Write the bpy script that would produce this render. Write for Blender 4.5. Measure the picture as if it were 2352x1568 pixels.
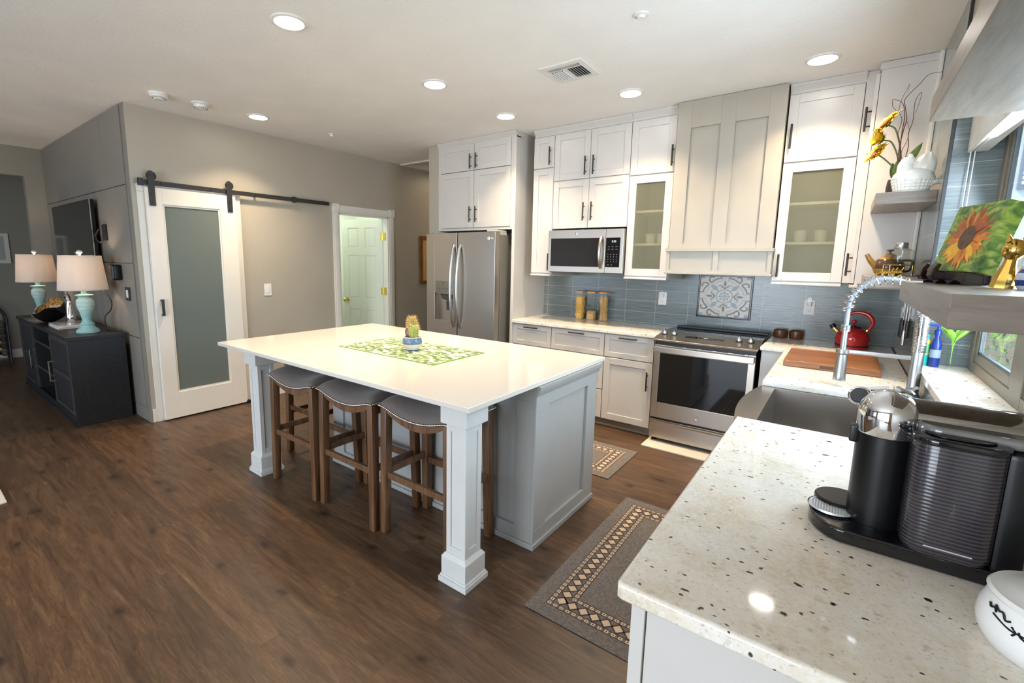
import bpy, bmesh, math, random
from mathutils import Vector, Matrix, noise as mnoise

for o in list(bpy.data.objects):
    bpy.data.objects.remove(o)
SC = bpy.context.scene
COL = SC.collection
random.seed(7)
PI = math.pi
R = math.radians

# ---------------------------------------------------------------- camera
cam_d = bpy.data.cameras.new('camera')
cam_d.sensor_width = 36.0
cam_d.lens = 1067.1 / 2352 * 36
cam_d.shift_x = 59.47 / 2352
cam_d.shift_y = -27.6 / 2352
cam_d.clip_start = 0.03
cam = bpy.data.objects.new('camera', cam_d)
COL.objects.link(cam)
yaw, pit, rol = 0.6523, 0.1483, 0.0149
vF = Vector((-math.sin(yaw) * math.cos(pit), math.cos(yaw) * math.cos(pit), -math.sin(pit)))
vR = Vector((math.cos(yaw), math.sin(yaw), 0))
vU = vR.cross(vF)
vR, vU = vR * math.cos(rol) + vU * math.sin(rol), vU * math.cos(rol) - vR * math.sin(rol)
cm = Matrix((vR, vU, -vF)).transposed().to_4x4()
cm.translation = (0, 0, 1.5094)
cam.matrix_world = cm
SC.camera = cam

# ---------------------------------------------------------------- view
SC.view_settings.view_transform = 'Standard'
SC.view_settings.look = 'None'
SC.view_settings.gamma = 1.0
SC.view_settings.use_curve_mapping = False
SC.view_settings.exposure = 0.36
SC.cycles.max_bounces = 10
SC.cycles.diffuse_bounces = 6
SC.cycles.glossy_bounces = 4
SC.cycles.transmission_bounces = 8
SC.cycles.transparent_max_bounces = 12
SC.cycles.caustics_reflective = False
SC.cycles.caustics_refractive = False
SC.cycles.sample_clamp_indirect = 4.0
SC.cycles.use_denoising = True

# ---------------------------------------------------------------- daylight
W = bpy.data.worlds.new('sky')
SC.world = W
W.use_nodes = True
wn = W.node_tree.nodes
bg = wn['Background']
bg.inputs[0].default_value = (0.62, 0.78, 1.0, 1)
bg.inputs[1].default_value = 2.6

def area_light(name, loc, target, sx, sy, power, color, shape='RECTANGLE', spread=180):
    d = bpy.data.lights.new(name, 'AREA')
    d.shape = shape
    d.size = sx
    if shape in ('RECTANGLE', 'ELLIPSE'):
        d.size_y = sy
    d.energy = power
    d.color = color
    d.spread = R(spread)
    o = bpy.data.objects.new(name, d)
    COL.objects.link(o)
    o.location = loc
    o.rotation_euler = (Vector(target) - Vector(loc)).to_track_quat('-Z', 'Z').to_euler()
    return o

sun_d = bpy.data.lights.new('sun', 'SUN')
sun_d.energy = 4.0
sun_d.angle = R(0.6)
sun_d.color = (1.0, 0.95, 0.86)
sun = bpy.data.objects.new('sun', sun_d)
COL.objects.link(sun)
sun.rotation_euler = Vector((0.55, 0.35, -0.9)).to_track_quat('-Z', 'Z').to_euler()

DAY = (0.70, 0.85, 1.0)
# daylight through the kitchen window and through the glazed doors behind the photographer
area_light('window_daylight', (0.60, 2.32, 1.62), (-1.5, 2.2, 0.9), 1.5, 0.95, 72, DAY)
area_light('patio_daylight', (-1.3, -3.35, 1.25), (-1.3, 1.0, 1.1), 2.6, 2.2, 138, (0.81, 0.905, 1.0))
area_light('living_daylight', (-6.2, -3.35, 1.3), (-6.0, 1.0, 1.1), 2.2, 1.8, 10, (0.80, 0.90, 1.0))

# ---------------------------------------------------------------- helpers
WLOC = {}

class MB:
    """collects shapes in world coordinates and links them as one mesh object"""
    def __init__(s):
        s.bm = bmesh.new()
        s.xf = Matrix.Identity(4)
        s.mi = 0
        s.flat = False

    def _merge(s, t, mi=None):
        mi = s.mi if mi is None else mi
        for f in t.faces:
            f.material_index = mi
        t.transform(s.xf)
        if s.xf.determinant() < 0:
            bmesh.ops.reverse_faces(t, faces=t.faces[:])
        me = bpy.data.meshes.new('tmp')
        t.to_mesh(me)
        t.free()
        s.bm.from_mesh(me)
        bpy.data.meshes.remove(me)
        return s

    def box(s, x0, x1, y0, y1, z0, z1, bev=0.0, seg=2, mi=None):
        t = bmesh.new()
        if x0 > x1: x0, x1 = x1, x0
        if y0 > y1: y0, y1 = y1, y0
        if z0 > z1: z0, z1 = z1, z0
        bmesh.ops.create_cube(t, size=1)
        for v in t.verts:
            v.co = (x0 + (v.co.x + .5) * (x1 - x0), y0 + (v.co.y + .5) * (y1 - y0), z0 + (v.co.z + .5) * (z1 - z0))
        if bev > 0:
            s.flat = True
            bev = min(bev, .49 * min(x1 - x0, y1 - y0, z1 - z0))
            bmesh.ops.bevel(t, geom=t.edges[:], offset=bev, segments=seg, profile=.5, affect='EDGES')
        return s._merge(t, mi)

    def poly(s, pts, faces, mi=None):
        t = bmesh.new()
        vs = [t.verts.new(p) for p in pts]
        for f in faces:
            t.faces.new([vs[i] for i in f])
        bmesh.ops.recalc_face_normals(t, faces=t.faces[:])
        return s._merge(t, mi)

    def prism(s, pts, z0, z1, axis='z', bev=0.0, mi=None, seg=2):
        """outline in 2D extruded along an axis: 'z' (x,y), 'y' (x,z), 'x' (y,z)"""
        t = bmesh.new()
        def P(a, b, c):
            return {'z': (a, b, c), 'y': (a, c, b), 'x': (c, a, b)}[axis]
        lo = [t.verts.new(P(a, b, z0)) for a, b in pts]
        hi = [t.verts.new(P(a, b, z1)) for a, b in pts]
        n = len(pts)
        t.faces.new(lo)
        t.faces.new(hi)
        for i in range(n):
            t.faces.new((lo[i], lo[(i + 1) % n], hi[(i + 1) % n], hi[i]))
        bmesh.ops.recalc_face_normals(t, faces=t.faces[:])
        if bev > 0:
            s.flat = True
            ed = [e for e in t.edges if all(len(f.verts) == 4 or True for f in e.link_faces) and any(len(f.verts) == n and f.verts[0] in (lo + hi) and abs(abs(f.normal.dot(Vector(P(0, 0, 1)))) - 1) < 1e-4 for f in e.link_faces)]
            bmesh.ops.bevel(t, geom=ed, offset=bev, segments=seg, profile=.5, affect='EDGES')
        return s._merge(t, mi)

    def tube(s, pts, r, seg=10, closed=False, cap=True, mi=None):
        pts = [Vector(p) for p in pts]
        n = len(pts)
        rr = r if isinstance(r, (list, tuple)) else [r] * n
        t = bmesh.new()
        rings = []
        up = None
        for i, p in enumerate(pts):
            if closed:
                d = pts[(i + 1) % n] - pts[(i - 1) % n]
            else:
                d = pts[min(i + 1, n - 1)] - pts[max(i - 1, 0)]
            d = d.normalized() if d.length > 1e-9 else Vector((0, 0, 1))
            if up is None:
                up = Vector((0, 0, 1)) if abs(d.z) < .9 else Vector((1, 0, 0))
            a = (up - d * up.dot(d))
            if a.length < 1e-5:
                a = d.orthogonal()
            a.normalize()
            up = a
            b = d.cross(a)
            rings.append([t.verts.new(p + (a * math.cos(2 * PI * k / seg) + b * math.sin(2 * PI * k / seg)) * rr[i]) for k in range(seg)])
        m = n if closed else n - 1
        for i in range(m):
            A, B = rings[i], rings[(i + 1) % n]
            for k in range(seg):
                t.faces.new((A[k], A[(k + 1) % seg], B[(k + 1) % seg], B[k]))
        if cap and not closed:
            t.faces.new(rings[0][::-1])
            t.faces.new(rings[-1])
        bmesh.ops.recalc_face_normals(t, faces=t.faces[:])
        return s._merge(t, mi)

    def cyl(s, p0, p1, r0, r1=None, seg=24, mi=None):
        return s.tube([p0, p1], [r0, r0 if r1 is None else r1], seg=seg, mi=mi)

    def lathe(s, prof, c=(0, 0, 0), seg=32, axis=(0, 0, 1), mi=None, mis=None, open_=False):
        """profile of (radius, height) turned about an axis through c; mis: material per profile segment"""
        t = bmesh.new()
        ax = Vector(axis).normalized()
        q = Vector((0, 0, 1)).rotation_difference(ax).to_matrix()
        c = Vector(c)
        rings = []
        for r, h in prof:
            if r < 1e-6:
                rings.append([t.verts.new(c + q @ Vector((0, 0, h)))])
            else:
                rings.append([t.verts.new(c + q @ Vector((r * math.cos(2 * PI * k / seg), r * math.sin(2 * PI * k / seg), h))) for k in range(seg)])
        base = s.mi if mi is None else mi
        for i in range(len(rings) - 1):
            A, B = rings[i], rings[i + 1]
            for k in range(seg):
                k2 = (k + 1) % seg
                if len(A) == 1 and len(B) == 1: continue
                if len(A) == 1: f = t.faces.new((A[0], B[k], B[k2]))
                elif len(B) == 1: f = t.faces.new((A[k], A[k2], B[0]))
                else: f = t.faces.new((A[k], A[k2], B[k2], B[k]))
                f.material_index = mis[i] if mis else base
        if not open_:
            if len(rings[0]) > 1: t.faces.new(rings[0]).material_index = mis[0] if mis else base
            if len(rings[-1]) > 1: t.faces.new(rings[-1]).material_index = mis[-1] if mis else base
        bmesh.ops.recalc_face_normals(t, faces=t.faces[:])
        t.transform(s.xf)
        me = bpy.data.meshes.new('tmp')
        t.to_mesh(me); t.free()
        s.bm.from_mesh(me)
        bpy.data.meshes.remove(me)
        return s

    def ball(s, c, r, seg=20, rings=12, rot=None, mi=None):
        t = bmesh.new()
        bmesh.ops.create_uvsphere(t, u_segments=seg, v_segments=rings, radius=1)
        r = (r, r, r) if isinstance(r, (int, float)) else r
        m = Matrix.Diagonal((*r, 1))
        if rot is not None: m = rot.to_4x4() @ m
        m = Matrix.Translation(c) @ m
        t.transform(m)
        return s._merge(t, mi)

    def surf(s, fn, nu, nv, thick=0.0, mi=None):
        t = bmesh.new()
        g = [[t.verts.new(fn(i / nu, j / nv)) for j in range(nv + 1)] for i in range(nu + 1)]
        for i in range(nu):
            for j in range(nv):
                t.faces.new((g[i][j], g[i + 1][j], g[i + 1][j + 1], g[i][j + 1]))
        if thick:
            bmesh.ops.recalc_face_normals(t, faces=t.faces[:])
            bmesh.ops.solidify(t, geom=t.faces[:], thickness=thick)
        return s._merge(t, mi)

    def build(s, name, mats, parent=None, kind=None, angle=35, loc=None, label=None):
        o = None
        if not isinstance(mats, (list, tuple)): mats = [mats]
        off = Vector((0, 0, 0))
        if parent is not None:
            off = WLOC[parent.name]
        elif loc is not None:
            off = Vector(loc)
        bmesh.ops.translate(s.bm, verts=s.bm.verts[:], vec=-off)
        me = bpy.data.meshes.new(name)
        s.bm.to_mesh(me)
        s.bm.free()
        for m in mats: me.materials.append(m)
        me.polygons.foreach_set('use_smooth', [True] * len(me.polygons))
        me.set_sharp_from_angle(angle=R(angle))
        o = bpy.data.objects.new(name, me)
        COL.objects.link(o)
        if s.flat:                      # keep large flats flat beside their rounded edges
            w = o.modifiers.new('weighted_normals', 'WEIGHTED_NORMAL')
            w.keep_sharp = True
            w.weight = 100
        if parent is not None:
            o.parent = parent
        elif loc is not None:
            o.location = loc
        WLOC[o.name] = off.copy()
        if kind: o['kind'] = kind
        if label: o['label'] = label
        return o

def tag(o, label, cat, group=None, kind=None):
    o['label'] = label
    o['category'] = cat
    if group: o['group'] = group
    if kind: o['kind'] = kind
    return o

def thing(name, label, cat, loc=(0, 0, 0), group=None):
    o = bpy.data.objects.new(name, None)
    o.empty_display_size = .1
    COL.objects.link(o)
    o.location = loc
    WLOC[o.name] = Vector(loc)
    return tag(o, label, cat, group)

def dup(root, loc, rotz=None, label=None, group=None):
    def rec(o, par):
        c = o.copy()
        COL.objects.link(c)
        if par is not None: c.parent = par
        for ch in o.children: rec(ch, c)
        return c
    r = rec(root, None)
    r.location = loc
    if rotz is not None: r.rotation_euler = (0, 0, rotz)
    if label: r['label'] = label
    if group: r['group'] = group
    return r

def frame_xf(o, U, N):
    """local (u, n, v) -> world: u along U, n along N (outwards), v up"""
    U = Vector(U); N = Vector(N); V = Vector((0, 0, 1))
    m = Matrix((U, N, V)).transposed().to_4x4()
    m.translation = Vector(o)
    return m

def arc(cx, cy, r, a0, a1, n):
    return [(cx + r * math.cos(R(a0 + (a1 - a0) * i / n)), cy + r * math.sin(R(a0 + (a1 - a0) * i / n))) for i in range(n + 1)]

def spline(pts, n=8, closed=False):
    P = [Vector(p) for p in pts]
    out = []
    m = len(P)
    rng = range(m) if closed else range(m - 1)
    for i in rng:
        if closed:
            a, b, c, d = P[(i - 1) % m], P[i], P[(i + 1) % m], P[(i + 2) % m]
        else:
            a, b, c, d = P[max(i - 1, 0)], P[i], P[i + 1], P[min(i + 2, m - 1)]
        for k in range(n):
            t = k / n
            out.append(.5 * ((2 * b) + (c - a) * t + (2 * a - 5 * b + 4 * c - d) * t * t + (3 * b - a - 3 * c + d) * t ** 3))
    if not closed: out.append(P[-1])
    return out

# ---------------------------------------------------------------- materials
def new_mat(name):
    m = bpy.data.materials.new(name)
    m.use_nodes = True
    nt = m.node_tree
    p = nt.nodes['Principled BSDF']
    return m, nt, p

def N(nt, t, **kw):
    n = nt.nodes.new(t)
    for k, v in kw.items():
        if k.startswith('_'): setattr(n, k[1:], v)
        else: n.inputs[k].default_value = v
    return n

def coords(nt, scale=(1, 1, 1), loc=(0, 0, 0), rot=(0, 0, 0)):
    tc = nt.nodes.new('ShaderNodeTexCoord')
    mp = nt.nodes.new('ShaderNodeMapping')
    mp.inputs['Scale'].default_value = scale
    mp.inputs['Location'].default_value = loc
    mp.inputs['Rotation'].default_value = rot
    nt.links.new(tc.outputs['Object'], mp.inputs['Vector'])
    return mp.outputs['Vector']

def ramp(nt, fac, stops, interp='LINEAR'):
    r = nt.nodes.new('ShaderNodeValToRGB')
    r.color_ramp.interpolation = interp
    els = r.color_ramp.elements
    while len(els) < len(stops): els.new(.5)
    for e, (p, c) in zip(els, stops):
        e.position = p
        e.color = (*c, 1) if len(c) == 3 else c
    nt.links.new(fac, r.inputs['Fac'])
    return r.outputs['Color']

def mixc(nt, fac, a, b, mode='MIX'):
    m = nt.nodes.new('ShaderNodeMix')
    m.data_type = 'RGBA'
    m.blend_type = mode
    for s_, v in ((m.inputs[0], fac), (m.inputs[6], a), (m.inputs[7], b)):
        if isinstance(v, (int, float)): s_.default_value = v
        elif isinstance(v, tuple): s_.default_value = (*v, 1)
        else: nt.links.new(v, s_)
    return m.outputs[2]

def bump(nt, p, height, strength=.2, dist=.002):
    b = nt.nodes.new('ShaderNodeBump')
    b.inputs['Strength'].default_value = strength
    b.inputs['Distance'].default_value = dist
    nt.links.new(height, b.inputs['Height'])
    nt.links.new(b.outputs['Normal'], p.inputs['Normal'])

def noise(nt, vec, scale=5, detail=4, rough=.5, out='Fac', dist=0):
    n = N(nt, 'ShaderNodeTexNoise', Scale=scale, Detail=detail, Roughness=rough, Distortion=dist)
    nt.links.new(vec, n.inputs['Vector'])
    return n.outputs[out]

def plain(name, col, rough=.5, metal=0.0, spec=.5, coat=0, var=.06, vs=30, bmp=0, bs=200, emis=None, es=0):
    m, nt, p = new_mat(name)
    v = coords(nt)
    f = noise(nt, v, vs, 3)
    lo = tuple(c * (1 - var) for c in col)
    hi = tuple(min(1, c * (1 + var)) for c in col)
    nt.links.new(ramp(nt, f, [(.3, lo), (.7, hi)]), p.inputs['Base Color'])
    p.inputs['Roughness'].default_value = rough
    p.inputs['Metallic'].default_value = metal
    p.inputs['Specular IOR Level'].default_value = spec
    p.inputs['Coat Weight'].default_value = coat
    p.inputs['Coat Roughness'].default_value = .05
    if bmp:
        bump(nt, p, noise(nt, v, bs, 3), bmp, .001)
    if emis:
        p.inputs['Emission Color'].default_value = (*emis, 1)
        p.inputs['Emission Strength'].default_value = es
    return m

def painted_wall(name, col, rough=.5, bs=55, strength=.18):
    m, nt, p = new_mat(name)
    v = coords(nt)
    f = noise(nt, v, 2.5, 3)
    nt.links.new(ramp(nt, f, [(.3, tuple(c * .97 for c in col)), (.7, tuple(c * 1.03 for c in col))]), p.inputs['Base Color'])
    p.inputs['Roughness'].default_value = rough
    h = noise(nt, v, bs, 4, .6, dist=.3)
    hh = ramp(nt, h, [(.42, (0, 0, 0)), (.62, (1, 1, 1))])
    bump(nt, p, hh, strength, .002)
    return m

def wood(name, dark, mid, light, axis='x', rough=.4, gs=1.0, coat=0.0, bmp=.12):
    m, nt, p = new_mat(name)
    sc = {'x': (1.2, 16, 16), 'y': (16, 1.2, 16), 'z': (16, 16, 1.2)}[axis]
    v = coords(nt, tuple(c * gs for c in sc))
    g = noise(nt, v, 2.2, 6, .62, dist=.6)
    fine = noise(nt, v, 14, 4, .6)
    c = ramp(nt, g, [(.28, dark), (.5, mid), (.74, light)])
    c = mixc(nt, .35, c, ramp(nt, fine, [(.35, dark), (.65, light)]), 'OVERLAY')
    nt.links.new(c, p.inputs['Base Color'])
    p.inputs['Roughness'].default_value = rough
    p.inputs['Coat Weight'].default_value = coat
    bump(nt, p, fine, bmp, .001)
    return m

def steel(name, col=(.55, .54, .52), rough=.25, axis='x', aniso=.0, streak=.12):
    m, nt, p = new_mat(name)
    sc = {'x': (1, 90, 90), 'y': (90, 1, 90), 'z': (90, 90, 1)}[axis]
    v = coords(nt, sc)
    f = noise(nt, v, 6, 4, .6)
    nt.links.new(ramp(nt, f, [(.3, tuple(c * (1 - streak) for c in col)), (.7, tuple(min(1, c * (1 + streak)) for c in col))]), p.inputs['Base Color'])
    p.inputs['Metallic'].default_value = 1
    rr = ramp(nt, f, [(.3, (rough * .95,) * 3), (.7, (rough * 1.06,) * 3)])
    nt.links.new(rr, p.inputs['Roughness'])
    p.inputs['Anisotropic'].default_value = aniso
    return m

def floor_planks():
    m, nt, p = new_mat('vinyl_planks')
    v = coords(nt)
    br = N(nt, 'ShaderNodeTexBrick', Scale=1.0)
    br.offset = .37
    br.inputs['Brick Width'].default_value = 1.22
    br.inputs['Row Height'].default_value = .182
    br.inputs['Mortar Size'].default_value = .0012
    br.inputs['Mortar Smooth'].default_value = .3
    br.inputs['Color1'].default_value = (0, 0, 0, 1)
    br.inputs['Color2'].default_value = (1, 1, 1, 1)
    br.inputs['Mortar'].default_value = (.5, .5, .5, 1)
    nt.links.new(v, br.inputs['Vector'])
    # per-plank offset of the grain
    tc = nt.nodes.new('ShaderNodeTexCoord')
    sc = N(nt, 'ShaderNodeVectorMath', _operation='MULTIPLY')
    nt.links.new(tc.outputs['Object'], sc.inputs[0])
    sc.inputs[1].default_value = (1.0, 9.0, 1.0)
    off = N(nt, 'ShaderNodeVectorMath', _operation='MULTIPLY_ADD')
    nt.links.new(br.outputs['Color'], off.inputs[0])
    off.inputs[1].default_value = (13.0, 7.0, 5.0)
    nt.links.new(sc.outputs[0], off.inputs[2])
    g = noise(nt, off.outputs[0], 2.6, 9, .68, dist=.9)
    fine = noise(nt, off.outputs[0], 17, 5, .7, dist=.3)
    c = ramp(nt, g, [(.22, (.026, .0135, .0075)), (.42, (.064, .0345, .0185)), (.58, (.102, .0575, .031)), (.8, (.170, .101, .056))])
    c = mixc(nt, .6, c, ramp(nt, fine, [(.3, (.2, .2, .2)), (.7, (.82, .8, .76))]), 'OVERLAY')
    tint = ramp(nt, br.outputs['Color'], [(0, (.86, .86, .87)), (.5, (1, 1, 1)), (1, (1.16, 1.12, 1.06))])
    c = mixc(nt, 1.0, c, tint, 'MULTIPLY')
    # knots
    vo = N(nt, 'ShaderNodeTexVoronoi', Scale=1.5, _voronoi_dimensions='2D')
    kv = N(nt, 'ShaderNodeVectorMath', _operation='MULTIPLY')
    nt.links.new(tc.outputs['Object'], kv.inputs[0])
    kv.inputs[1].default_value = (1.0, 2.1, 1.0)
    kd = N(nt, 'ShaderNodeVectorMath', _operation='ADD')
    nt.links.new(kv.outputs[0], kd.inputs[0])
    nz = noise(nt, v, 9, 3, .6, out='Color')
    km = N(nt, 'ShaderNodeVectorMath', _operation='SCALE')
    km.inputs['Scale'].default_value = .12
    nt.links.new(nz, km.inputs[0])
    nt.links.new(km.outputs[0], kd.inputs[1])
    nt.links.new(kd.outputs[0], vo.inputs['Vector'])
    kf = ramp(nt, vo.outputs['Distance'], [(.012, (.95, .95, .95)), (.045, (.6, .6, .6)), (.07, (.25, .25, .25)), (.16, (0, 0, 0))])
    c = mixc(nt, kf, c, (.014, .008, .006))
    mort = ramp(nt, br.outputs['Fac'], [(.2, (0, 0, 0)), (.9, (1, 1, 1))])
    mm = mixc(nt, .7, (0, 0, 0), mort, 'MULTIPLY')
    c = mixc(nt, mm, c, (.02, .012, .008))
    nt.links.new(c, p.inputs['Base Color'])
    nt.links.new(ramp(nt, fine, [(.3, (.34,) * 3), (.7, (.46,) * 3)]), p.inputs['Roughness'])
    bump(nt, p, fine, .1, .001)
    return m

def granite():
    m, nt, p = new_mat('granite')
    v = coords(nt, (1, 1, 1))
    big = noise(nt, v, 7, 5, .6)
    c = ramp(nt, big, [(.3, (.70, .62, .50)), (.5, (.79, .73, .635)), (.72, (.84, .80, .74))])
    sp = noise(nt, v, 60, 5, .75)
    c = mixc(nt, .5, c, ramp(nt, sp, [(.33, (.28, .25, .22)), (.55, (.56, .55, .53)), (.75, (.75, .74, .72))]), 'OVERLAY')
    fl = noise(nt, v, 150, 3, .6)
    c = mixc(nt, ramp(nt, fl, [(.58, (0, 0, 0)), (.68, (.5, .5, .5))]), c, (.40, .35, .30))
    lt = noise(nt, coords(nt, (1, 1, 1), (5, 3, 1)), 95, 3, .6)
    c = mixc(nt, ramp(nt, lt, [(.56, (0, 0, 0)), (.68, (.6, .6, .6))]), c, (.84, .81, .76))
    mid = noise(nt, v, 24, 3, .6)
    c = mixc(nt, ramp(nt, mid, [(.62, (0, 0, 0)), (.74, (.55, .55, .55))]), c, (.33, .28, .23))
    for scale, keep, hi, col, loc in ((19, .60, .17, (.030, .014, .014), 0), (47, .66, .21, (.085, .055, .05), 3.7)):
        dv = coords(nt, (1, 1.35, 1), (loc, loc, 0), (0, 0, .5))
        nz = noise(nt, dv, 40, 2, .5, out='Color')
        add = N(nt, 'ShaderNodeVectorMath', _operation='MULTIPLY_ADD')
        nt.links.new(nz, add.inputs[0])
        add.inputs[1].default_value = (.022, .022, .022)
        nt.links.new(dv, add.inputs[2])
        vo = N(nt, 'ShaderNodeTexVoronoi', Scale=scale)
        nt.links.new(add.outputs[0], vo.inputs['Vector'])
        sep = nt.nodes.new('ShaderNodeSeparateColor')
        nt.links.new(vo.outputs['Color'], sep.inputs[0])
        gate = ramp(nt, sep.outputs[0], [(keep, (0, 0, 0)), (keep + .01, (1, 1, 1))], 'CONSTANT')
        d = ramp(nt, vo.outputs['Distance'], [(hi * .75, (1, 1, 1)), (hi, (0, 0, 0))])
        c = mixc(nt, mixc(nt, 1.0, gate, d, 'MULTIPLY'), c, col)
    nt.links.new(c, p.inputs['Base Color'])
    p.inputs['Roughness'].default_value = .06
    p.inputs['Specular IOR Level'].default_value = .5
    return m

def strip_tile(name, axes, ox, oz):
    m, nt, p = new_mat(name)
    tc = nt.nodes.new('ShaderNodeTexCoord')
    sx = nt.nodes.new('ShaderNodeSeparateXYZ')
    nt.links.new(tc.outputs['Object'], sx.inputs[0])
    cb = nt.nodes.new('ShaderNodeCombineXYZ')
    a0 = N(nt, 'ShaderNodeMath', _operation='SUBTRACT'); a0.inputs[1].default_value = ox
    a1 = N(nt, 'ShaderNodeMath', _operation='SUBTRACT'); a1.inputs[1].default_value = oz
    nt.links.new(sx.outputs[axes[0]], a0.inputs[0])
    nt.links.new(sx.outputs[axes[1]], a1.inputs[0])
    nt.links.new(a0.outputs[0], cb.inputs[0])
    nt.links.new(a1.outputs[0], cb.inputs[1])
    br = N(nt, 'ShaderNodeTexBrick', Scale=1.0)
    br.offset = 0
    br.inputs['Brick Width'].default_value = .297
    br.inputs['Row Height'].default_value = .1068
    br.inputs['Mortar Size'].default_value = .0016
    br.inputs['Mortar Smooth'].default_value = .1
    br.inputs['Color1'].default_value = (0, 0, 0, 1)
    br.inputs['Color2'].default_value = (1, 1, 1, 1)
    nt.links.new(cb.outputs[0], br.inputs['Vector'])
    st = N(nt, 'ShaderNodeVectorMath', _operation='MULTIPLY')
    nt.links.new(cb.outputs[0], st.inputs[0])
    st.inputs[1].default_value = (2.2, 60, 1)
    of = N(nt, 'ShaderNodeVectorMath', _operation='MULTIPLY_ADD')
    nt.links.new(br.outputs['Color'], of.inputs[0])
    of.inputs[1].default_value = (9, 31, 0)
    nt.links.new(st.outputs[0], of.inputs[2])
    f = noise(nt, of.outputs[0], 2.3, 6, .65, dist=.25)
    c = ramp(nt, f, [(.28, (.090, .112, .114)), (.5, (.152, .182, .182)), (.66, (.208, .240, .238)), (.8, (.31, .345, .34))])
    c = mixc(nt, br.outputs['Fac'], c, (.44, .43, .38))
    nt.links.new(c, p.inputs['Base Color'])
    p.inputs['Roughness'].default_value = .13
    b2 = N(nt, 'ShaderNodeMath', _operation='SUBTRACT')
    nt.links.new(f, b2.inputs[0])
    nt.links.new(br.outputs['Fac'], b2.inputs[1])
    bump(nt, p, b2.outputs[0], .25, .002)
    return m

def glass(name, tint=(1, 1, 1), gloss=.12, rough=.02):
    m, nt, p = new_mat(name)
    nt.nodes.remove(p)
    out = nt.nodes['Material Output']
    tr = N(nt, 'ShaderNodeBsdfTransparent'); tr.inputs[0].default_value = (*tint, 1)
    gl = N(nt, 'ShaderNodeBsdfGlossy'); gl.inputs['Roughness'].default_value = rough
    fr = N(nt, 'ShaderNodeFresnel'); fr.inputs[0].default_value = 1.4
    ge = nt.nodes.new('ShaderNodeNewGeometry')
    fb = N(nt, 'ShaderNodeMath', _operation='SUBTRACT'); fb.inputs[0].default_value = 1.0; nt.links.new(ge.outputs['Backfacing'], fb.inputs[1])
    fm = N(nt, 'ShaderNodeMath', _operation='MULTIPLY'); nt.links.new(fr.outputs[0], fm.inputs[0]); nt.links.new(fb.outputs[0], fm.inputs[1])
    mx = nt.nodes.new('ShaderNodeMixShader')
    v = coords(nt)
    f = noise(nt, v, 40, 2)
    ad = N(nt, 'ShaderNodeMath', _operation='MULTIPLY_ADD')
    nt.links.new(f, ad.inputs[0]); ad.inputs[1].default_value = .01
    nt.links.new(fm.outputs[0], ad.inputs[2])
    nt.links.new(ad.outputs[0], mx.inputs[0])
    nt.links.new(tr.outputs[0], mx.inputs[1])
    nt.links.new(gl.outputs[0], mx.inputs[2])
    nt.links.new(mx.outputs[0], out.inputs[0])
    return m

def frosted(name, col, trans=.5, rough=.3):
    m, nt, p = new_mat(name)
    v = coords(nt)
    f = noise(nt, v, 300, 2)
    c = ramp(nt, f, [(.3, tuple(c * .97 for c in col)), (.7, tuple(min(1, c * 1.03) for c in col))])
    nt.links.new(c, p.inputs['Base Color'])
    p.inputs['Roughness'].default_value = rough
    tr = N(nt, 'ShaderNodeBsdfTransparent'); tr.inputs[0].default_value = (.93, .94, .86, 1)
    tl = N(nt, 'ShaderNodeBsdfTranslucent'); nt.links.new(c, tl.inputs[0])
    m1 = nt.nodes.new('ShaderNodeMixShader'); m1.inputs[0].default_value = .5
    m2 = nt.nodes.new('ShaderNodeMixShader'); m2.inputs[0].default_value = trans
    nt.links.new(p.outputs[0], m1.inputs[1]); nt.links.new(tl.outputs[0], m1.inputs[2])
    nt.links.new(m1.outputs[0], m2.inputs[1]); nt.links.new(tr.outputs[0], m2.inputs[2])
    nt.links.new(m2.outputs[0], nt.nodes['Material Output'].inputs[0])
    return m

def fabric(name, a, b, scale=350, rough=.95, bmp=.3):
    m, nt, p = new_mat(name)
    v = coords(nt)
    f = noise(nt, v, scale, 3, .7)
    nt.links.new(ramp(nt, f, [(.35, a), (.65, b)]), p.inputs['Base Color'])
    p.inputs['Roughness'].default_value = rough
    p.inputs['Sheen Weight'].default_value = .2
    bump(nt, p, f, bmp, .001)
    return m

def spots(name, base, spot, scale, lo, hi, rough=.6, stretch=(1, 1, 1), third=None):
    m, nt, p = new_mat(name)
    v = coords(nt, stretch)
    vo = N(nt, 'ShaderNodeTexVoronoi', Scale=scale)
    nt.links.new(v, vo.inputs['Vector'])
    sep = nt.nodes.new('ShaderNodeSeparateColor')
    nt.links.new(vo.outputs['Color'], sep.inputs[0])
    sc_ = spot if third is None else ramp(nt, sep.outputs[0], [(0, spot), (.5, tuple((a + b) / 2 for a, b in zip(spot, third))), (1, third)])
    c = mixc(nt, ramp(nt, vo.outputs['Distance'], [(lo, (1, 1, 1)), (hi, (0, 0, 0))]), base, sc_)
    nt.links.new(c, p.inputs['Base Color'])
    p.inputs['Roughness'].default_value = rough
    return m

def emitter(name, col, strength):
    m, nt, p = new_mat(name)
    p.inputs['Base Color'].default_value = (.8, .8, .8, 1)
    p.inputs['Emission Color'].default_value = (*col, 1)
    p.inputs['Emission Strength'].default_value = strength
    return m

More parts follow.
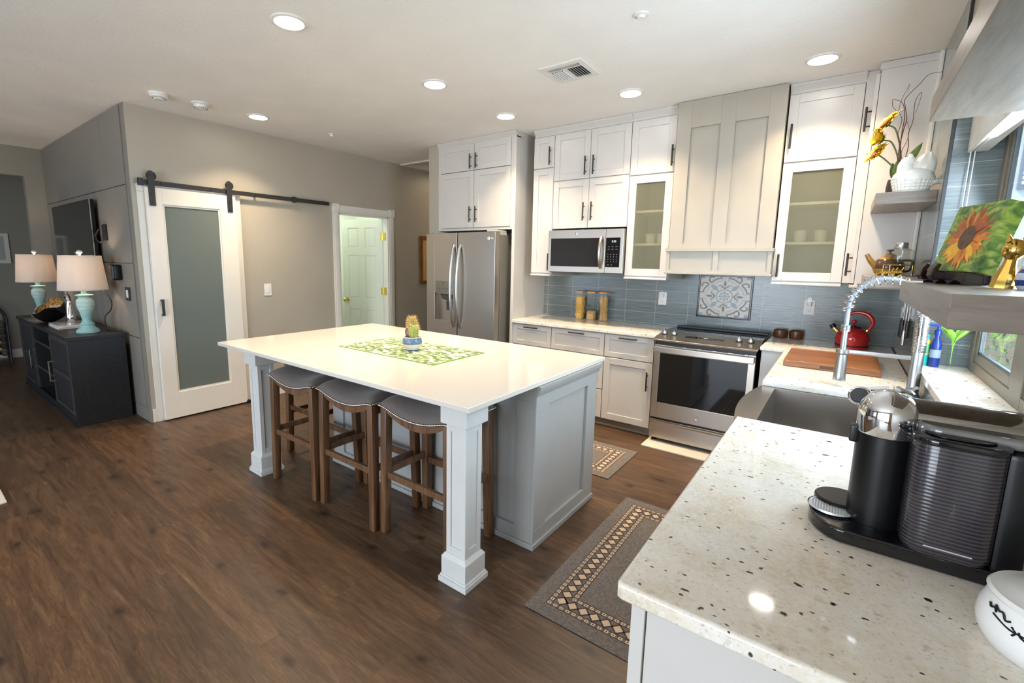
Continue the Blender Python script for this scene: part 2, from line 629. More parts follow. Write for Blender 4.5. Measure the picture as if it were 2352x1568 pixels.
M = {}
M['wall'] = painted_wall('greige_wall_paint', (.415, .375, .305), .42)
M['panel_wall'] = painted_wall('grey_panel_paint', (.22, .203, .175), .4, 25, .04)
M['hall_wall'] = painted_wall('olive_grey_wall_paint', (.30, .28, .235), .5)
M['laundry'] = painted_wall('pale_green_wall_paint', (.62, .66, .58), .5)
M['ceiling'] = painted_wall('ceiling_paint', (.91, .88, .835), .7, 45, .25)
M['trim'] = plain('white_trim_paint', (.76, .72, .65), .32, var=.015, vs=6)
M['cab'] = plain('white_cabinet_paint', (.60, .57, .535), .3, var=.02, vs=6)
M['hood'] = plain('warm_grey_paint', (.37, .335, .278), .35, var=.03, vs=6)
M['island'] = plain('light_grey_island_paint', (.355, .355, .34), .35, var=.03, vs=6)
M['leg'] = plain('white_leg_paint', (.62, .62, .60), .35, var=.03, vs=8)
M['floor'] = floor_planks()
M['granite'] = granite()
M['quartz'] = plain('white_quartz', (.67, .625, .565), .09, var=.015, vs=60)
M['tile_back'] = strip_tile('blue_grey_strip_tile', (0, 2), -1.716, 1.03)
M['tile_right'] = strip_tile('blue_grey_strip_tile_side', (1, 2), 3.25, 1.03)
M['tile_return'] = strip_tile('blue_grey_strip_tile_return', (0, 2), .34, 1.03)
M['black'] = plain('matte_black_metal', (.014, .013, .013), .42)
M['blackgloss'] = plain('black_glass', (.006, .006, .007), .05, coat=.3)
M['blackplastic'] = plain('black_plastic', (.004, .004, .0045), .33, spec=.35)
M['darkgrey'] = plain('dark_grey_plastic', (.05, .05, .05), .5)
M['steel'] = steel('brushed_steel', (.50, .445, .385), .32, 'x', streak=.03)
M['steel_v'] = steel('brushed_steel_upright', (.47, .425, .37), .3, 'z', streak=.025)
M['fridge_side'] = plain('fridge_side_grey', (.155, .150, .130), .35, var=.03, vs=8)
M['sink'] = plain('sink_steel', (.38, .35, .32), .27, 1.0, var=.02)
M['nickel'] = steel('satin_nickel', (.50, .50, .50), .3, 'z', streak=.04)
M['chrome'] = plain('chrome', (.82, .82, .83), .04, 1.0, var=.01)
M['silver'] = plain('silver_hardware', (.70, .69, .66), .18, 1.0, var=.02)
M['gold'] = plain('gold_metal', (.75, .47, .10), .12, 1.0, var=.08)
M['brass'] = plain('brass', (.80, .57, .18), .16, 1.0, var=.05)
M['frost_cab'] = frosted('frosted_cabinet_glass', (.42, .42, .33), .68)
M['frost_door'] = frosted('frosted_door_glass', (.32, .37, .345), .12, .22)
M['glass'] = glass('clear_glass')
M['winglass'] = glass('window_glass', (.96, .98, .98))
M['jarglass'] = glass('jar_glass', (.98, .985, .97))
M['walnut'] = wood('stool_wood', (.085, .040, .018), (.175, .090, .042), (.28, .16, .082), 'z', .42)
M['stool_fabric'] = fabric('grey_tweed', (.085, .070, .061), (.205, .174, .153), 420)
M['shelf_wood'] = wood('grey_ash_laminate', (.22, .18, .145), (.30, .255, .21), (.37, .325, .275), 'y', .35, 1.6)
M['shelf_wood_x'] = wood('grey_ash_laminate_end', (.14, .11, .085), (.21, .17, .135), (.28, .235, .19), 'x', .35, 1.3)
def strip_board():
    m, nt, p = new_mat('edge_glued_board')
    v = coords(nt)
    br = N(nt, 'ShaderNodeTexBrick', Scale=1.0); br.offset = .5
    br.inputs['Brick Width'].default_value = .9; br.inputs['Row Height'].default_value = .047; br.inputs['Mortar Size'].default_value = 0
    br.inputs['Color1'].default_value = (0, 0, 0, 1); br.inputs['Color2'].default_value = (1, 1, 1, 1)
    nt.links.new(v, br.inputs['Vector'])
    g = noise(nt, coords(nt, (4, 70, 70)), 2, 5, .6, dist=.4)
    c = ramp(nt, g, [(.3, (.12, .042, .014)), (.5, (.20, .078, .026)), (.7, (.29, .125, .045))])
    c = mixc(nt, 1.0, c, ramp(nt, br.outputs['Color'], [(0, (.72, .70, .68)), (1, (1.25, 1.2, 1.15))]), 'MULTIPLY')
    nt.links.new(c, p.inputs['Base Color']); p.inputs['Roughness'].default_value = .36
    return m
M['board'] = strip_board()
M['cupwood'] = wood('burl_wood', (.05, .014, .004), (.17, .055, .015), (.30, .115, .03), 'z', .3, .9)
M['lidwood'] = wood('bamboo_lid', (.55, .30, .15), (.66, .38, .21), (.74, .46, .28), 'x', .5)
M['console'] = wood('black_oak_veneer', (.008, .009, .011), (.015, .016, .020), (.026, .028, .032), 'x', .45, 1.0)
M['console_edge'] = wood('worn_dark_oak', (.025, .021, .019), (.048, .041, .037), (.085, .074, .066), 'x', .5)
M['red'] = plain('red_enamel', (.42, .006, .010), .12, coat=.6, var=.05)
M['bronze'] = plain('window_frame_bronze', (.20, .17, .125), .4)
M['gasket'] = plain('window_gasket', (.10, .13, .15), .5)
M['whiteplastic'] = plain('white_plastic', (.78, .76, .72), .35, var=.02)
M['porcelain'] = plain('white_porcelain', (.76, .755, .735), .16, var=.02)
M['ceramic'] = plain('cream_ceramic', (.80, .77, .70), .2, var=.03)
M['turq'] = spots('distressed_turquoise', (.25, .47, .44), (.36, .54, .50), 90, .1, .6, .6, (.3, .3, 2.2))
M['turq_light'] = spots('whitewashed_turquoise', (.50, .62, .58), (.30, .52, .49), 60, .1, .5, .6, (.3, .3, 3))
M['mesh_black'] = plain('black_vinyl', (.02, .02, .022), .6)
# ================================================================ the setting
ZC = 2.755
def struct(name, mats, boxes, bev=0.0):
    b = MB()
    for q in boxes: b.box(*q, bev=bev)
    return b.build(name, mats, kind='structure')

struct('floor', M['floor'], [(-9.7, .95, -3.6, 6.7, -.1, 0)])
# ceiling with the recessed hatch over the hallway
HX0, HX1, HY0, HY1 = -4.80, -3.95, 4.47, 5.6
b = MB()
b.box(-9.7, HX0, -3.6, 6.7, ZC, ZC + .1)
b.box(HX1, .95, -3.6, 6.7, ZC, ZC + .1)
b.box(HX0, HX1, -3.6, HY0, ZC, ZC + .1)
b.box(HX0, HX1, HY1, 6.7, ZC, ZC + .1)
b.build('ceiling', M['ceiling'], kind='structure')
b = MB()
b.box(HX0, HX1, HY0, HY1, ZC + .1, ZC + .13)
b.build('trim_hatch_panel', M['hall_wall'], kind='structure')
b = MB()
for q in ((HX0 - .06, HX1 + .06, HY0 - .06, HY0), (HX0 - .06, HX1 + .06, HY1, HY1 + .06), (HX0 - .06, HX0, HY0, HY1), (HX1, HX1 + .06, HY0, HY1)):
    b.box(*q, ZC - .018, ZC, bev=.004)
b.build('trim_hatch', M['trim'], kind='structure')

XL = -4.867
# barn door wall with pantry and laundry openings
PY0, PY1, DY0, DY1, DZ = 1.57, 2.19, 3.43, 4.20, 2.045
b = MB()
x0, x1 = XL - .12, XL
b.box(x0, x1, 1.39, PY0, 0, ZC)
b.box(x0, x1, PY0, PY1, DZ, ZC)
b.box(x0, x1, PY1, DY0, 0, ZC)
b.box(x0, x1, DY0, DY1, DZ, ZC)
b.box(x0, x1, DY1, 6.6, 0, ZC)
b.build('wall_left', M['wall'], kind='structure')
struct('wall_pantry', M['laundry'], [(-5.75, -5.69, 1.51, 2.8, 0, ZC), (-5.69, XL - .12, 2.74, 2.8, 0, ZC)])
struct('wall_laundry', M['laundry'], [(-6.7, -6.64, 2.8, 5.06, 0, ZC), (-6.64, XL - .12, 5.0, 5.06, 0, ZC), (-6.64, XL - .12, 2.8, 2.86, 0, ZC)])
# wall with the television
b = MB()
b.box(-8.0, XL - .12, 1.39, 1.51, 0, ZC)
b.box(XL - .12, XL, 1.385, 1.39, 0, ZC)
b.build('wall_media', M['panel_wall'], kind='structure')
b = MB()
xs = [-7.89, -7.345, -6.705, -6.12, -5.517, -4.952]
zs = [.125, .768, 1.434, 2.104, 2.745]
for i in range(5):
    for k in range(4):
        b.box(xs[i] + .003, xs[i + 1] - .003, 1.374, 1.39, zs[k] + .003, zs[k + 1] - .003, bev=.004)
b.build('trim_wall_panels', M['panel_wall'], kind='structure')
# far left wall with the cased opening and the room beyond
struct('wall_far_left', M['hall_wall'], [(-8.015, -7.895, 1.2, 1.39, 0, ZC), (-8.015, -7.895, -1.2, 1.2, 2.42, ZC), (-8.015, -7.895, -3.5, -1.2, 0, ZC)])
struct('wall_beyond', M['hall_wall'], [(-9.62, -9.5, -3.5, 1.6, 0, ZC), (-9.5, -8.015, 1.5, 1.6, 0, ZC)])
# kitchen back wall, the wall end beside the fridge, hallway end
YB = 4.55
struct('wall_back', M['wall'], [(-3.69, .46, YB, YB + .12, 0, ZC)])
b = MB()
b.box(-3.845, -3.69, 3.92, 6.6, 0, ZC, bev=.012)
b.build('wall_fridge_side', M['wall'], kind='structure')
struct('wall_hall_end', M['wall'], [(XL - .12, -3.69, 6.6, 6.7, 0, ZC)])
# window wall
XR, WY0, WY1, WZ0, WZ1 = .34, 1.5, 3.15, 1.03, 2.36
struct('wall_right', M['wall'], [
    (XR, XR + .12, WY1, YB, 0, ZC), (XR, XR + .12, WY0, WY1, 0, 1.0), (XR, XR + .12, WY0, WY1, WZ1, ZC),
    (XR, .87, 1.42, WY0, 0, ZC), (.75, .87, -3.5, 1.42, 0, ZC),
    (XR + .12, .548, WY1, WY1 + .12, .85, 2.46), (XR + .12, .548, WY0, WY1, WZ1, 2.46), (XR + .12, .548, WY0, WY1, .85, 1.0)])
# rear wall with glazed door and window openings (behind the photographer)
struct('wall_rear', M['wall'], [(-9.62, -7.3, -3.62, -3.5, 0, ZC), (-7.3, -5.1, -3.62, -3.5, 0, .4), (-7.3, -5.1, -3.62, -3.5, 2.2, ZC),
    (-5.1, -4.2, -3.62, -3.5, 0, ZC), (-4.2, -1.0, -3.62, -3.5, 2.4, ZC), (-1.0, .87, -3.62, -3.5, 0, ZC)])

# tile
b = MB(); b.box(-2.655, XR, YB - .007, YB, .914, 1.66); b.build('wall_back_tile', M['tile_back'], kind='structure')
b = MB()
b.box(XR - .007, XR, WY1, YB - .007, .914, ZC)
b.box(XR - .007, XR, WY0, WY1, .914, 1.0)
b.build('wall_right_tile', M['tile_right'], kind='structure')
b = MB(); b.box(XR - .007, .53, WY1 - .007, WY1, WZ0, WZ1); b.build('wall_return_tile', M['tile_return'], kind='structure')
b = MB()
b.box(XR - .012, XR + .002, WY1 - .016, WY1, WZ0, 2.70, bev=.002)
b.build('trim_tile_edge', M['black'], kind='structure')
b = MB()
b.box(XR - .03, XR - .007, 3.905, 3.93, 1.363, ZC, bev=.006)
b.build('trim_cabinet_scribe', M['trim'], kind='structure')

# baseboards
def baseboard(name, segs, m=M['trim'], h=.125):
    b = MB()
    for q in segs: b.box(*q, 0, h, bev=.005)
    b.build(name, m, kind='structure')
baseboard('baseboard_media', [(-7.89, XL + .016, 1.374, 1.39)], M['panel_wall'])
baseboard('baseboard_left', [(XL, XL + .016, 1.39, 1.423), (XL, XL + .016, 2.285, 3.345), (XL, XL + .016, 4.36, 6.6)])
baseboard('baseboard_beyond', [(-9.5, -9.484, -3.5, 1.5)])
baseboard('baseboard_hall', [(XL, -3.845, 6.584, 6.6), (-3.861, -3.845, 3.93, 6.58)])

# casing of the pantry opening
b = MB()
b.box(XL, XL + .02, 1.423, 1.572, 0, 2.05, bev=.004)
b.box(XL, XL + .02, 2.19, 2.282, 0, 2.05, bev=.004)
b.box(XL, XL + .022, 1.423, 2.282, 2.05, 2.112, bev=.004)
b.build('trim_pantry', M['trim'], kind='structure')
# casing of the laundry door with corner blocks
b = MB()
for y0, y1 in ((DY0 - .085, DY0), (DY1, DY1 + .085)):
    b.box(XL, XL + .018, y0, y1, 0, DZ + .008, bev=.004)
    b.box(XL + .018, XL + .024, y0 + .02, y1 - .02, 0, DZ, bev=.003)
    b.box(XL, XL + .03, y0 - .006, y1 + .006, DZ + .005, DZ + .1, bev=.005)
    b.lathe([(.0, .036), (.012, .036), (.014, .031), (.026, .031), (.03, .036), (.034, .03)], (XL, (y0 + y1) / 2, DZ + .053), 20, (1, 0, 0))
b.box(XL, XL + .018, DY0, DY1, DZ, DZ + .085, bev=.004)
b.box(XL + .018, XL + .024, DY0, DY1, DZ + .02, DZ + .065, bev=.003)
b.box(XL - .12, XL + .002, DY0, DY0 + .016, 0, DZ)
b.box(XL - .12, XL + .002, DY1 - .016, DY1, 0, DZ)
b.box(XL - .12, XL + .002, DY0, DY1, DZ - .016, DZ)
b.build('trim_laundry', M['trim'], kind='structure')

# six panel door standing open into the laundry
hx, hy = XL - .095, DY1 - .022
dv = Vector((-.66, -.15, 0)).normalized()
dn = Vector((dv.y, -dv.x, 0))
if dn.y > 0: dn = -dn
LW = .69
root = None
b = MB(); b.xf = frame_xf((hx, hy, 0), dv, dn)
b.box(0, LW, -.031, -.004, .012, 2.03)
st, lk = .105, .1
rows = [(.012, .24), (.80, .95), (1.55, 1.65), (1.92, 2.03)]
cols = [(0, st), (LW / 2 - .05, LW / 2 + .05), (LW - st, LW)]
for n0, n1 in ((-.035, -.031), (-.004, 0)):
    for c0, c1 in cols: b.box(c0, c1, n0, n1, .012, 2.03)
    for r0, r1 in rows:
        for (a0, a1) in ((st, LW / 2 - .05), (LW / 2 + .05, LW - st)): b.box(a0, a1, n0, n1, r0, r1)
for c0, c1 in ((st, LW / 2 - .05), (LW / 2 + .05, LW - st)):
    for r0, r1 in ((.24, .80), (.95, 1.55), (1.65, 1.92)):
        b.box(c0 + .022, c1 - .022, -.034, -.001, r0 + .022, r1 - .022, bev=.006)
d1 = b.build('door_1', plain('six_panel_door_paint', (.72, .74, .66), .35, var=.02), kind='structure', loc=(hx, hy, 0))
b = MB(); b.xf = frame_xf((hx, hy, 0), dv, dn)
for sgn, n in ((1, 0), (-1, -.035)):
    b.cyl((LW - .065, n, .93), (LW - .065, n + sgn * .008, .93), .03)
    b.cyl((LW - .065, n, .93), (LW - .065, n + sgn * .04, .93), .011)
    b.ball((LW - .065, n + sgn * .055, .93), (.027, .022, .027))
b.build('door_knob', M['brass'], d1)
for z in (.28, 1.07, 1.80):
    b = MB()
    b.box(XL - .1, XL - .03, DY1 - .0185, DY1 - .016, z - .05, z + .05)
    b.cyl((XL - .098, DY1 - .022, z - .052), (XL - .098, DY1 - .022, z + .052), .0075, seg=12)
    b.xf = frame_xf((hx, hy, 0), dv, dn)
    b.box(-.002, .034, -.001, .002, z - .05, z + .05)
    b.build('hinge', M['brass'], d1)

# kitchen window: frame, two sashes, glass, granite sill
b = MB()
XF = .51
for y0, y1 in ((WY1 - .07, WY1 - .007), (2.30, 2.44), (WY0, WY0 + .07)):
    b.box(XF, XF + .035, y0, y1, WZ0, WZ1, bev=.004)
for y0, y1 in ((2.44, WY1 - .07), (WY0 + .07, 2.30)):
    b.box(XF + .001, XF + .034, y0 - .002, y1 + .002, WZ0, WZ0 + .045, bev=.003)
    b.box(XF + .001, XF + .034, y0 - .002, y1 + .002, WZ1 - .05, WZ1, bev=.003)
for y0, y1 in ((2.44, WY1 - .07), (WY0 + .07, 2.30)):
    b.box(XF + .006, XF + .03, y0, y0 + .045, WZ0 + .045, WZ1 - .05, bev=.003)
    b.box(XF + .006, XF + .03, y1 - .045, y1, WZ0 + .045, WZ1 - .05, bev=.003)
    b.box(XF + .006, XF + .03, y0 + .045, y1 - .045, WZ0 + .045, WZ0 + .085, bev=.003)
win = b.build('window_1', M['bronze'], kind='structure')
b = MB()
for y0, y1 in ((2.485, WY1 - .115), (WY0 + .115, 2.255)):
    b.box(XF + .012, XF + .022, y0, y0 + .014, WZ0 + .085, WZ1 - .05)
    b.box(XF + .012, XF + .022, y1 - .014, y1, WZ0 + .085, WZ1 - .05)
    b.box(XF + .012, XF + .022, y0, y1, WZ0 + .085, WZ0 + .097)
b.build('gasket', M['gasket'], win)
b = MB()
for y0, y1 in ((2.485, WY1 - .115), (WY0 + .115, 2.255)):
    b.box(XF + .015, XF + .019, y0, y1, WZ0 + .085, WZ1 - .05)
b.build('pane', M['winglass'], win)
b = MB()
b.box(.322, XF + .02, WY0, WY1 - .007, 1.0, WZ0, bev=.004)
b.build('trim_window_sill', M['granite'], kind='structure')

# stacked blind at the top of the window
t = thing('window_blind', 'cream blind pulled up to the top of the kitchen window', 'blind', (.43, 2.32, 2.03))
b = MB(); b.box(.392, .406, WY0 + .01, WY1 - .02, 2.03, 2.355, bev=.003)
b.build('valance', plain('cream_fabric_valance', (.70, .68, .62), .7), t)
b = MB()
for k in range(9):
    b.box(.41, .46, WY0 + .015, WY1 - .025, 2.032 + k * .012, 2.040 + k * .012, bev=.002)
b.box(.408, .464, WY0 + .012, WY1 - .022, 2.145, 2.355)
b.build('slats', M['whiteplastic'], t)
b = MB()
for dx in (.0, .014):
    b.cyl((.40 + dx, WY1 - .05, 1.42), (.40 + dx, WY1 - .05, 2.05), .0022, seg=6)
    b.lathe([(.0, 0), (.006, .004), (.007, .02), (.003, .034), (0, .036)], (.40 + dx, WY1 - .05, 1.39), 10)
b.build('cord', M['whiteplastic'], t)
# ================================================================ cabinets
YU, YC = 4.045, 3.93
def XFY(y): return frame_xf((0, y, 0), (1, 0, 0), (0, -1, 0))       # front facing the room along -Y: u = x
def XFX(x): return frame_xf((x, 0, 0), (0, 1, 0), (-1, 0, 0))       # front facing -X: u = y

def shaker(b, u0, u1, v0, v1, fw=.058, t=.02, rec=.009, panel=True):
    b.box(u0, u0 + fw, 0, t, v0, v1, bev=.0015, seg=1)
    b.box(u1 - fw, u1, 0, t, v0, v1, bev=.0015, seg=1)
    b.box(u0 + fw, u1 - fw, 0, t, v0, v0 + fw, bev=.0015, seg=1)
    b.box(u0 + fw, u1 - fw, 0, t, v1 - fw, v1, bev=.0015, seg=1)
    if panel: b.box(u0 + fw - .004, u1 - fw + .004, .002, t - rec, v0 + fw - .004, v1 - fw + .004)

def pull(xf, parent, u, v, L=.165, vert=True, t=.02):
    b = MB(); b.xf = xf
    n = t + .028
    if vert:
        b.cyl((u, n, v - L / 2), (u, n, v + L / 2), .0065, seg=12)
        for s in (-1, 1): b.cyl((u, t, v + s * L * .3), (u, n, v + s * L * .3), .005, seg=10)
    else:
        b.cyl((u - L / 2, n, v), (u + L / 2, n, v), .0065, seg=12)
        for s in (-1, 1): b.cyl((u + s * L * .3, t, v), (u + s * L * .3, n, v), .005, seg=10)
    return b.build('handle', M['black'], parent)

def door(xf, parent, u0, u1, v0, v1, hu=None, hv=None, vert=True, name='door', L=.165, fw=.058, glass=None, m=None):
    g = .0018
    b = MB(); b.xf = xf
    shaker(b, u0 + g, u1 - g, v0 + g, v1 - g, fw, panel=glass is None)
    d = b.build(name, m or M['cab'], parent)
    if glass is not None:
        b = MB(); b.xf = xf
        b.box(u0 + fw - .004, u1 - fw + .004, .006, .011, v0 + fw - .004, v1 - fw + .004)
        b.build('glass_panel', glass, d)
    if hu is not None: pull(xf, d, hu, hv, L, vert)
    return d

def crown(parent, x0, x1, yf, z0, ends=True):
    b = MB()
    b.box(x0, x1, yf - .006, yf + .05, z0, ZC - .03)
    b.prism([(yf - .006, ZC - .05), (yf - .03, ZC - .016), (yf - .03, ZC - .002), (yf + .04, ZC - .002), (yf + .04, ZC - .05)], x0, x1, 'x')
    b.build('crown_moulding', M['cab'], parent)

def upper(name, label, x0, x1, yfront=YU, bot=1.363, top=2.69, open_front=None, rail=True, cat='cabinet', group=None):
    t = thing(name, label, cat, ((x0 + x1) / 2, YB - .01, bot), group)
    yb = yfront + .02
    b = MB()
    if open_front:
        zf = open_front
        b.box(x0, x0 + .018, yb, YB - .008, bot + .02, zf)
        b.box(x1 - .018, x1, yb, YB - .008, bot + .02, zf)
        b.box(x0 + .018, x1 - .018, YB - .025, YB - .008, bot + .02, zf)
        b.box(x0 + .018, x1 - .018, yb, YB - .025, bot + .02, bot + .04)
        b.box(x0, x1, yb, YB - .008, zf, top)
    else:
        b.box(x0, x1, yb, YB - .008, bot + .02, top)
    b.build('carcass', M['cab'], t)
    if rail:
        b = MB()
        b.box(x0 + .0005, x1 - .0005, yfront - .01, YB - .01, bot, bot + .02, bev=.003)
        b.build('light_rail', M['cab'], t)
    crown(t, x0, x1, yb, top)
    return t

xf = XFY(YU + .02)
# narrow one
t = upper('wall_cabinet', 'narrow white wall cabinet between the tall fridge panel and the microwave cabinet', -2.53, -2.302)
door(xf, t, -2.53, -2.304, 2.395, 2.685, -2.345, 2.50)
door(xf, t, -2.53, -2.304, 1.39, 2.39, -2.325, 1.50)
# above the microwave
t = upper('wall_cabinet', 'white four-door wall cabinet directly above the microwave', -2.302, -1.558, bot=1.80, rail=False)
for u0, u1, hu in ((-2.302, -1.932, -1.972), (-1.932, -1.558, -1.893)):
    door(xf, t, u0, u1, 2.262, 2.685, hu, 2.372)
    door(xf, t, u0, u1, 1.815, 2.257, hu, 1.965)
# frosted glass doors either side of the hood
def glass_cab(label, x0, x1, hu, hu2, zs, hz):
    t = upper('wall_cabinet', label, x0, x1, open_front=zs)
    door(xf, t, x0, x1, zs + .003, 2.685, hu, hz)
    door(xf, t, x0, x1, 1.39, zs - .003, hu2, 1.50 if hu2 else None, glass=M['frost_cab'], name='glass_door', fw=.062)
    for z in (1.655, 1.935):
        b = MB(); b.box(x0 + .018, x1 - .018, YU + .055, YB - .03, z, z + .018)
        b.build('shelf', M['cab'], t)
    return t
glass_cab('white wall cabinet with a frosted glass door, between microwave and hood', -1.556, -1.187, -1.205, None, 2.242, 2.37)
glass_cab('white wall cabinet with a frosted glass door, right of the range hood', -.431, -.014, -.40, -.398, 2.225, 2.40)
b = MB()
# cups behind the frosted glass
for i, (cx, cz) in enumerate(((-.30, 1.673), (-.17, 1.673), (-1.42, 1.673), (-1.32, 1.673))):
    b = MB()
    b.lathe([(0, 0), (.03, 0), (.042, .02), (.045, .09), (.041, .09), (.038, .02), (0, .008)], (cx, 4.28, cz), 20)
    o = b.build('cup', M['porcelain'], loc=(cx, 4.28, cz))
    tag(o, ['white cup blurred behind frosted glass right of the hood, left of the pair', 'white cup blurred behind frosted glass right of the hood, right of the pair',
            'white cup blurred behind frosted glass left of the hood, left of the pair', 'white cup blurred behind frosted glass left of the hood, right of the pair'][i], 'cup', 'cups in the frosted cabinets')

# corner cabinet on the window wall: doors face left, plain side faces the camera
t = thing('wall_cabinet', 'white corner wall cabinet on the window wall, plain side towards the shelves', 'cabinet', (.2, 4.2, 1.363))
b = MB(); b.box(.0545, XR - .008, 3.93, YB - .008, 1.383, 2.71)
b.build('carcass', M['cab'], t)
b = MB(); b.box(.028, XR - .008, 3.915, YB - .01, 1.363, 1.383, bev=.003); b.build('light_rail', M['cab'], t)
b = MB(); b.box(.046, XR - .008, 3.922, YB - .01, 2.71, ZC - .002, bev=.006); b.build('crown_moulding', M['cab'], t)
xr = XFX(.052)
door(xr, t, 3.932, 4.050, 2.215, 2.695, 3.985, 2.44, L=.15, fw=.04)
door(xr, t, 3.932, 4.050, 1.39, 2.21, 3.985, 1.515, L=.15, fw=.04)
b = MB(); b.box(-.012, .053, YU + .008, YU + .02, 1.39, 2.69); b.box(-.014, .058, YU + .016, YB - .01, 2.69, ZC - .003); b.build('filler_strip', M['cab'], t)

# over the fridge: cabinet, tall end panel
t = thing('fridge_surround', 'tall white cabinet surround over the fridge with four doors and a full-height side panel', 'cabinet', (-3.17, 4.5, 0))
b = MB()
b.box(-3.689, -2.69, 3.942, YB - .01, 1.82, 2.72)
b.build('carcass', M['cab'], t)
b = MB()
b.box(-2.69, -2.655, 3.92, YB - .008, 0, ZC - .003, bev=.002)
b.build('end_panel', M['cab'], t)
b = MB()
b.box(-3.689, -3.65, 3.92, 3.942, 1.82, 2.72)
b.box(-2.712, -2.69, 3.92, 3.942, 1.82, 2.72)
b.box(-3.65, -2.712, 3.921, 3.942, 1.82, 1.846)
b.build('face_frame', M['cab'], t)
b = MB()
b.box(-3.689, -2.655, 3.918, 4.0, 2.70, ZC - .02)
b.prism([(3.918, ZC - .045), (3.895, ZC - .014), (3.895, ZC - .002), (4.0, ZC - .002), (4.0, ZC - .045)], -3.689, -2.652, 'x')
b.build('crown_moulding', M['cab'], t)
xfr = XFY(3.934)
for u0, u1, hu in ((-3.648, -3.181, -3.222), (-3.179, -2.714, -3.142)):
    door(xfr, t, u0, u1, 2.437, 2.705, hu, 2.525, L=.15)
    door(xfr, t, u0, u1, 1.848, 2.433, hu, 1.985, L=.165)

# base cabinets left of the range
def base(name, label, x0, x1):
    t = thing(name, label, 'cabinet', ((x0 + x1) / 2, 4.2, 0))
    b = MB()
    b.box(x0, x1, YC + .02, YB - .008, .078, .878)
    b.build('carcass', M['cab'], t)
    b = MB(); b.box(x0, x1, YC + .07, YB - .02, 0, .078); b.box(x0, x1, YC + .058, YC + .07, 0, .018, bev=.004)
    b.build('toe_kick', M['hood'], t)
    return t
xb = XFY(YC + .02)
t = base('base_cabinet', 'narrow white base cabinet beside the fridge, mostly hidden by the island', -2.653, -2.205)
door(xb, t, -2.653, -2.207, .665, .872, -2.43, .85, False, 'drawer', L=.16, fw=.045)
door(xb, t, -2.653, -2.207, .085, .66, -2.25, .56)
t = base('base_cabinet', 'white three-drawer base cabinet, middle of the run left of the range', -2.205, -1.658)
for v0, v1 in ((.665, .872), (.355, .66), (.085, .35)):
    door(xb, t, -2.203, -1.660, v0, v1, -1.93, v1 - .022, False, 'drawer', L=.16, fw=.045)
t = base('base_cabinet', 'white base cabinet with one drawer and one door, touching the range', -1.658, -1.212)
door(xb, t, -1.656, -1.214, .665, .872, -1.435, .85, False, 'drawer', L=.16, fw=.045)
door(xb, t, -1.656, -1.214, .085, .66, -1.253, .50, L=.165)
# filler right of the range, corner unit
t = thing('base_cabinet', 'plain white corner base panel between the range and the sink run', 'cabinet', (-.1, 4.2, 0))
b = MB(); b.box(-.432, -.255, YC + .005, YC + .02, .078, .878, bev=.002); b.build('face_panel', M['cab'], t)
b = MB(); b.box(-.432, XR - .01, YC + .02, YB - .01, .078, .878); b.build('carcass', M['cab'], t)
# sink run (fronts face the island)
t = thing('base_cabinet', 'white base cabinet under the cutting board, left of the sink', 'cabinet', (.05, 3.3, 0))
b = MB(); b.box(-.235, XR - .01, 2.775, 3.945, .09, .878); b.build('carcass', M['cab'], t)
xs_ = XFX(-.235)
door(xs_, t, 2.78, 3.35, .09, .66, 2.84, .56)
door(xs_, t, 2.78, 3.35, .665, .872, 3.06, .77, False, 'drawer', fw=.045)
door(xs_, t, 3.355, 3.91, .09, .872, 3.40, .70)
t = thing('base_cabinet', 'white base cabinet under the stainless sink', 'cabinet', (.05, 2.4, 0))
b = MB(); b.box(-.235, XR - .01, 2.02, 2.77, .09, .61); b.build('carcass', M['cab'], t)
door(xs_, t, 2.022, 2.395, .09, .61, 2.35, .5)
door(xs_, t, 2.397, 2.768, .09, .61, 2.44, .5)
# near end base cabinet
t = thing('base_cabinet', 'white base cabinet under the near end of the speckled worktop, plain end panel', 'cabinet', (.1, 1.4, 0))
b = MB()
b.prism([(-.235, 2.015), (-.235, .828), (.72, .828), (.72, 1.40), (.325, 1.415), (.325, 2.015)], .0, .878, 'z')
b.build('carcass', M['cab'], t)
door(xs_, t, .86, 1.43, .09, .872, .91, .7)
door(xs_, t, 1.435, 2.012, .09, .872, 1.48, .7)
b = MB()
b.box(-.258, -.232, .806, .83, 0, .878, bev=.002)
b.box(-.2305, .72, .812, .827, 0, .878, bev=.002)
b.build('end_panel', M['cab'], t)

# ================================================================ worktops
def worktop(name, label, outline, z0=.879, z1=.914, bev=.008, m=None):
    b = MB()
    b.prism(outline, z0, z1, 'z', bev=bev, seg=3)
    o = b.build(name, m or M['granite'])
    return tag(o, label, 'worktop')
worktop('worktop', 'speckled granite worktop holding the pasta jars, left of the range',
        [(-2.654, 3.905), (-1.2, 3.905), (-1.2, YB - .008), (-2.654, YB - .008)])
o = worktop('worktop', 'long speckled granite worktop around the sink, from the range corner to the camera',
        [(-.440, 3.905), (-.284, 3.905), (-.284, 2.757), (.215, 2.757), (.215, 2.015), (-.284, 2.015), (-.284, .797), (-.280, .789), (-.272, .785), (.745, .785), (.745, 1.415), (XR - .008, 1.415), (XR - .008, YB - .008), (-.440, YB - .008)])

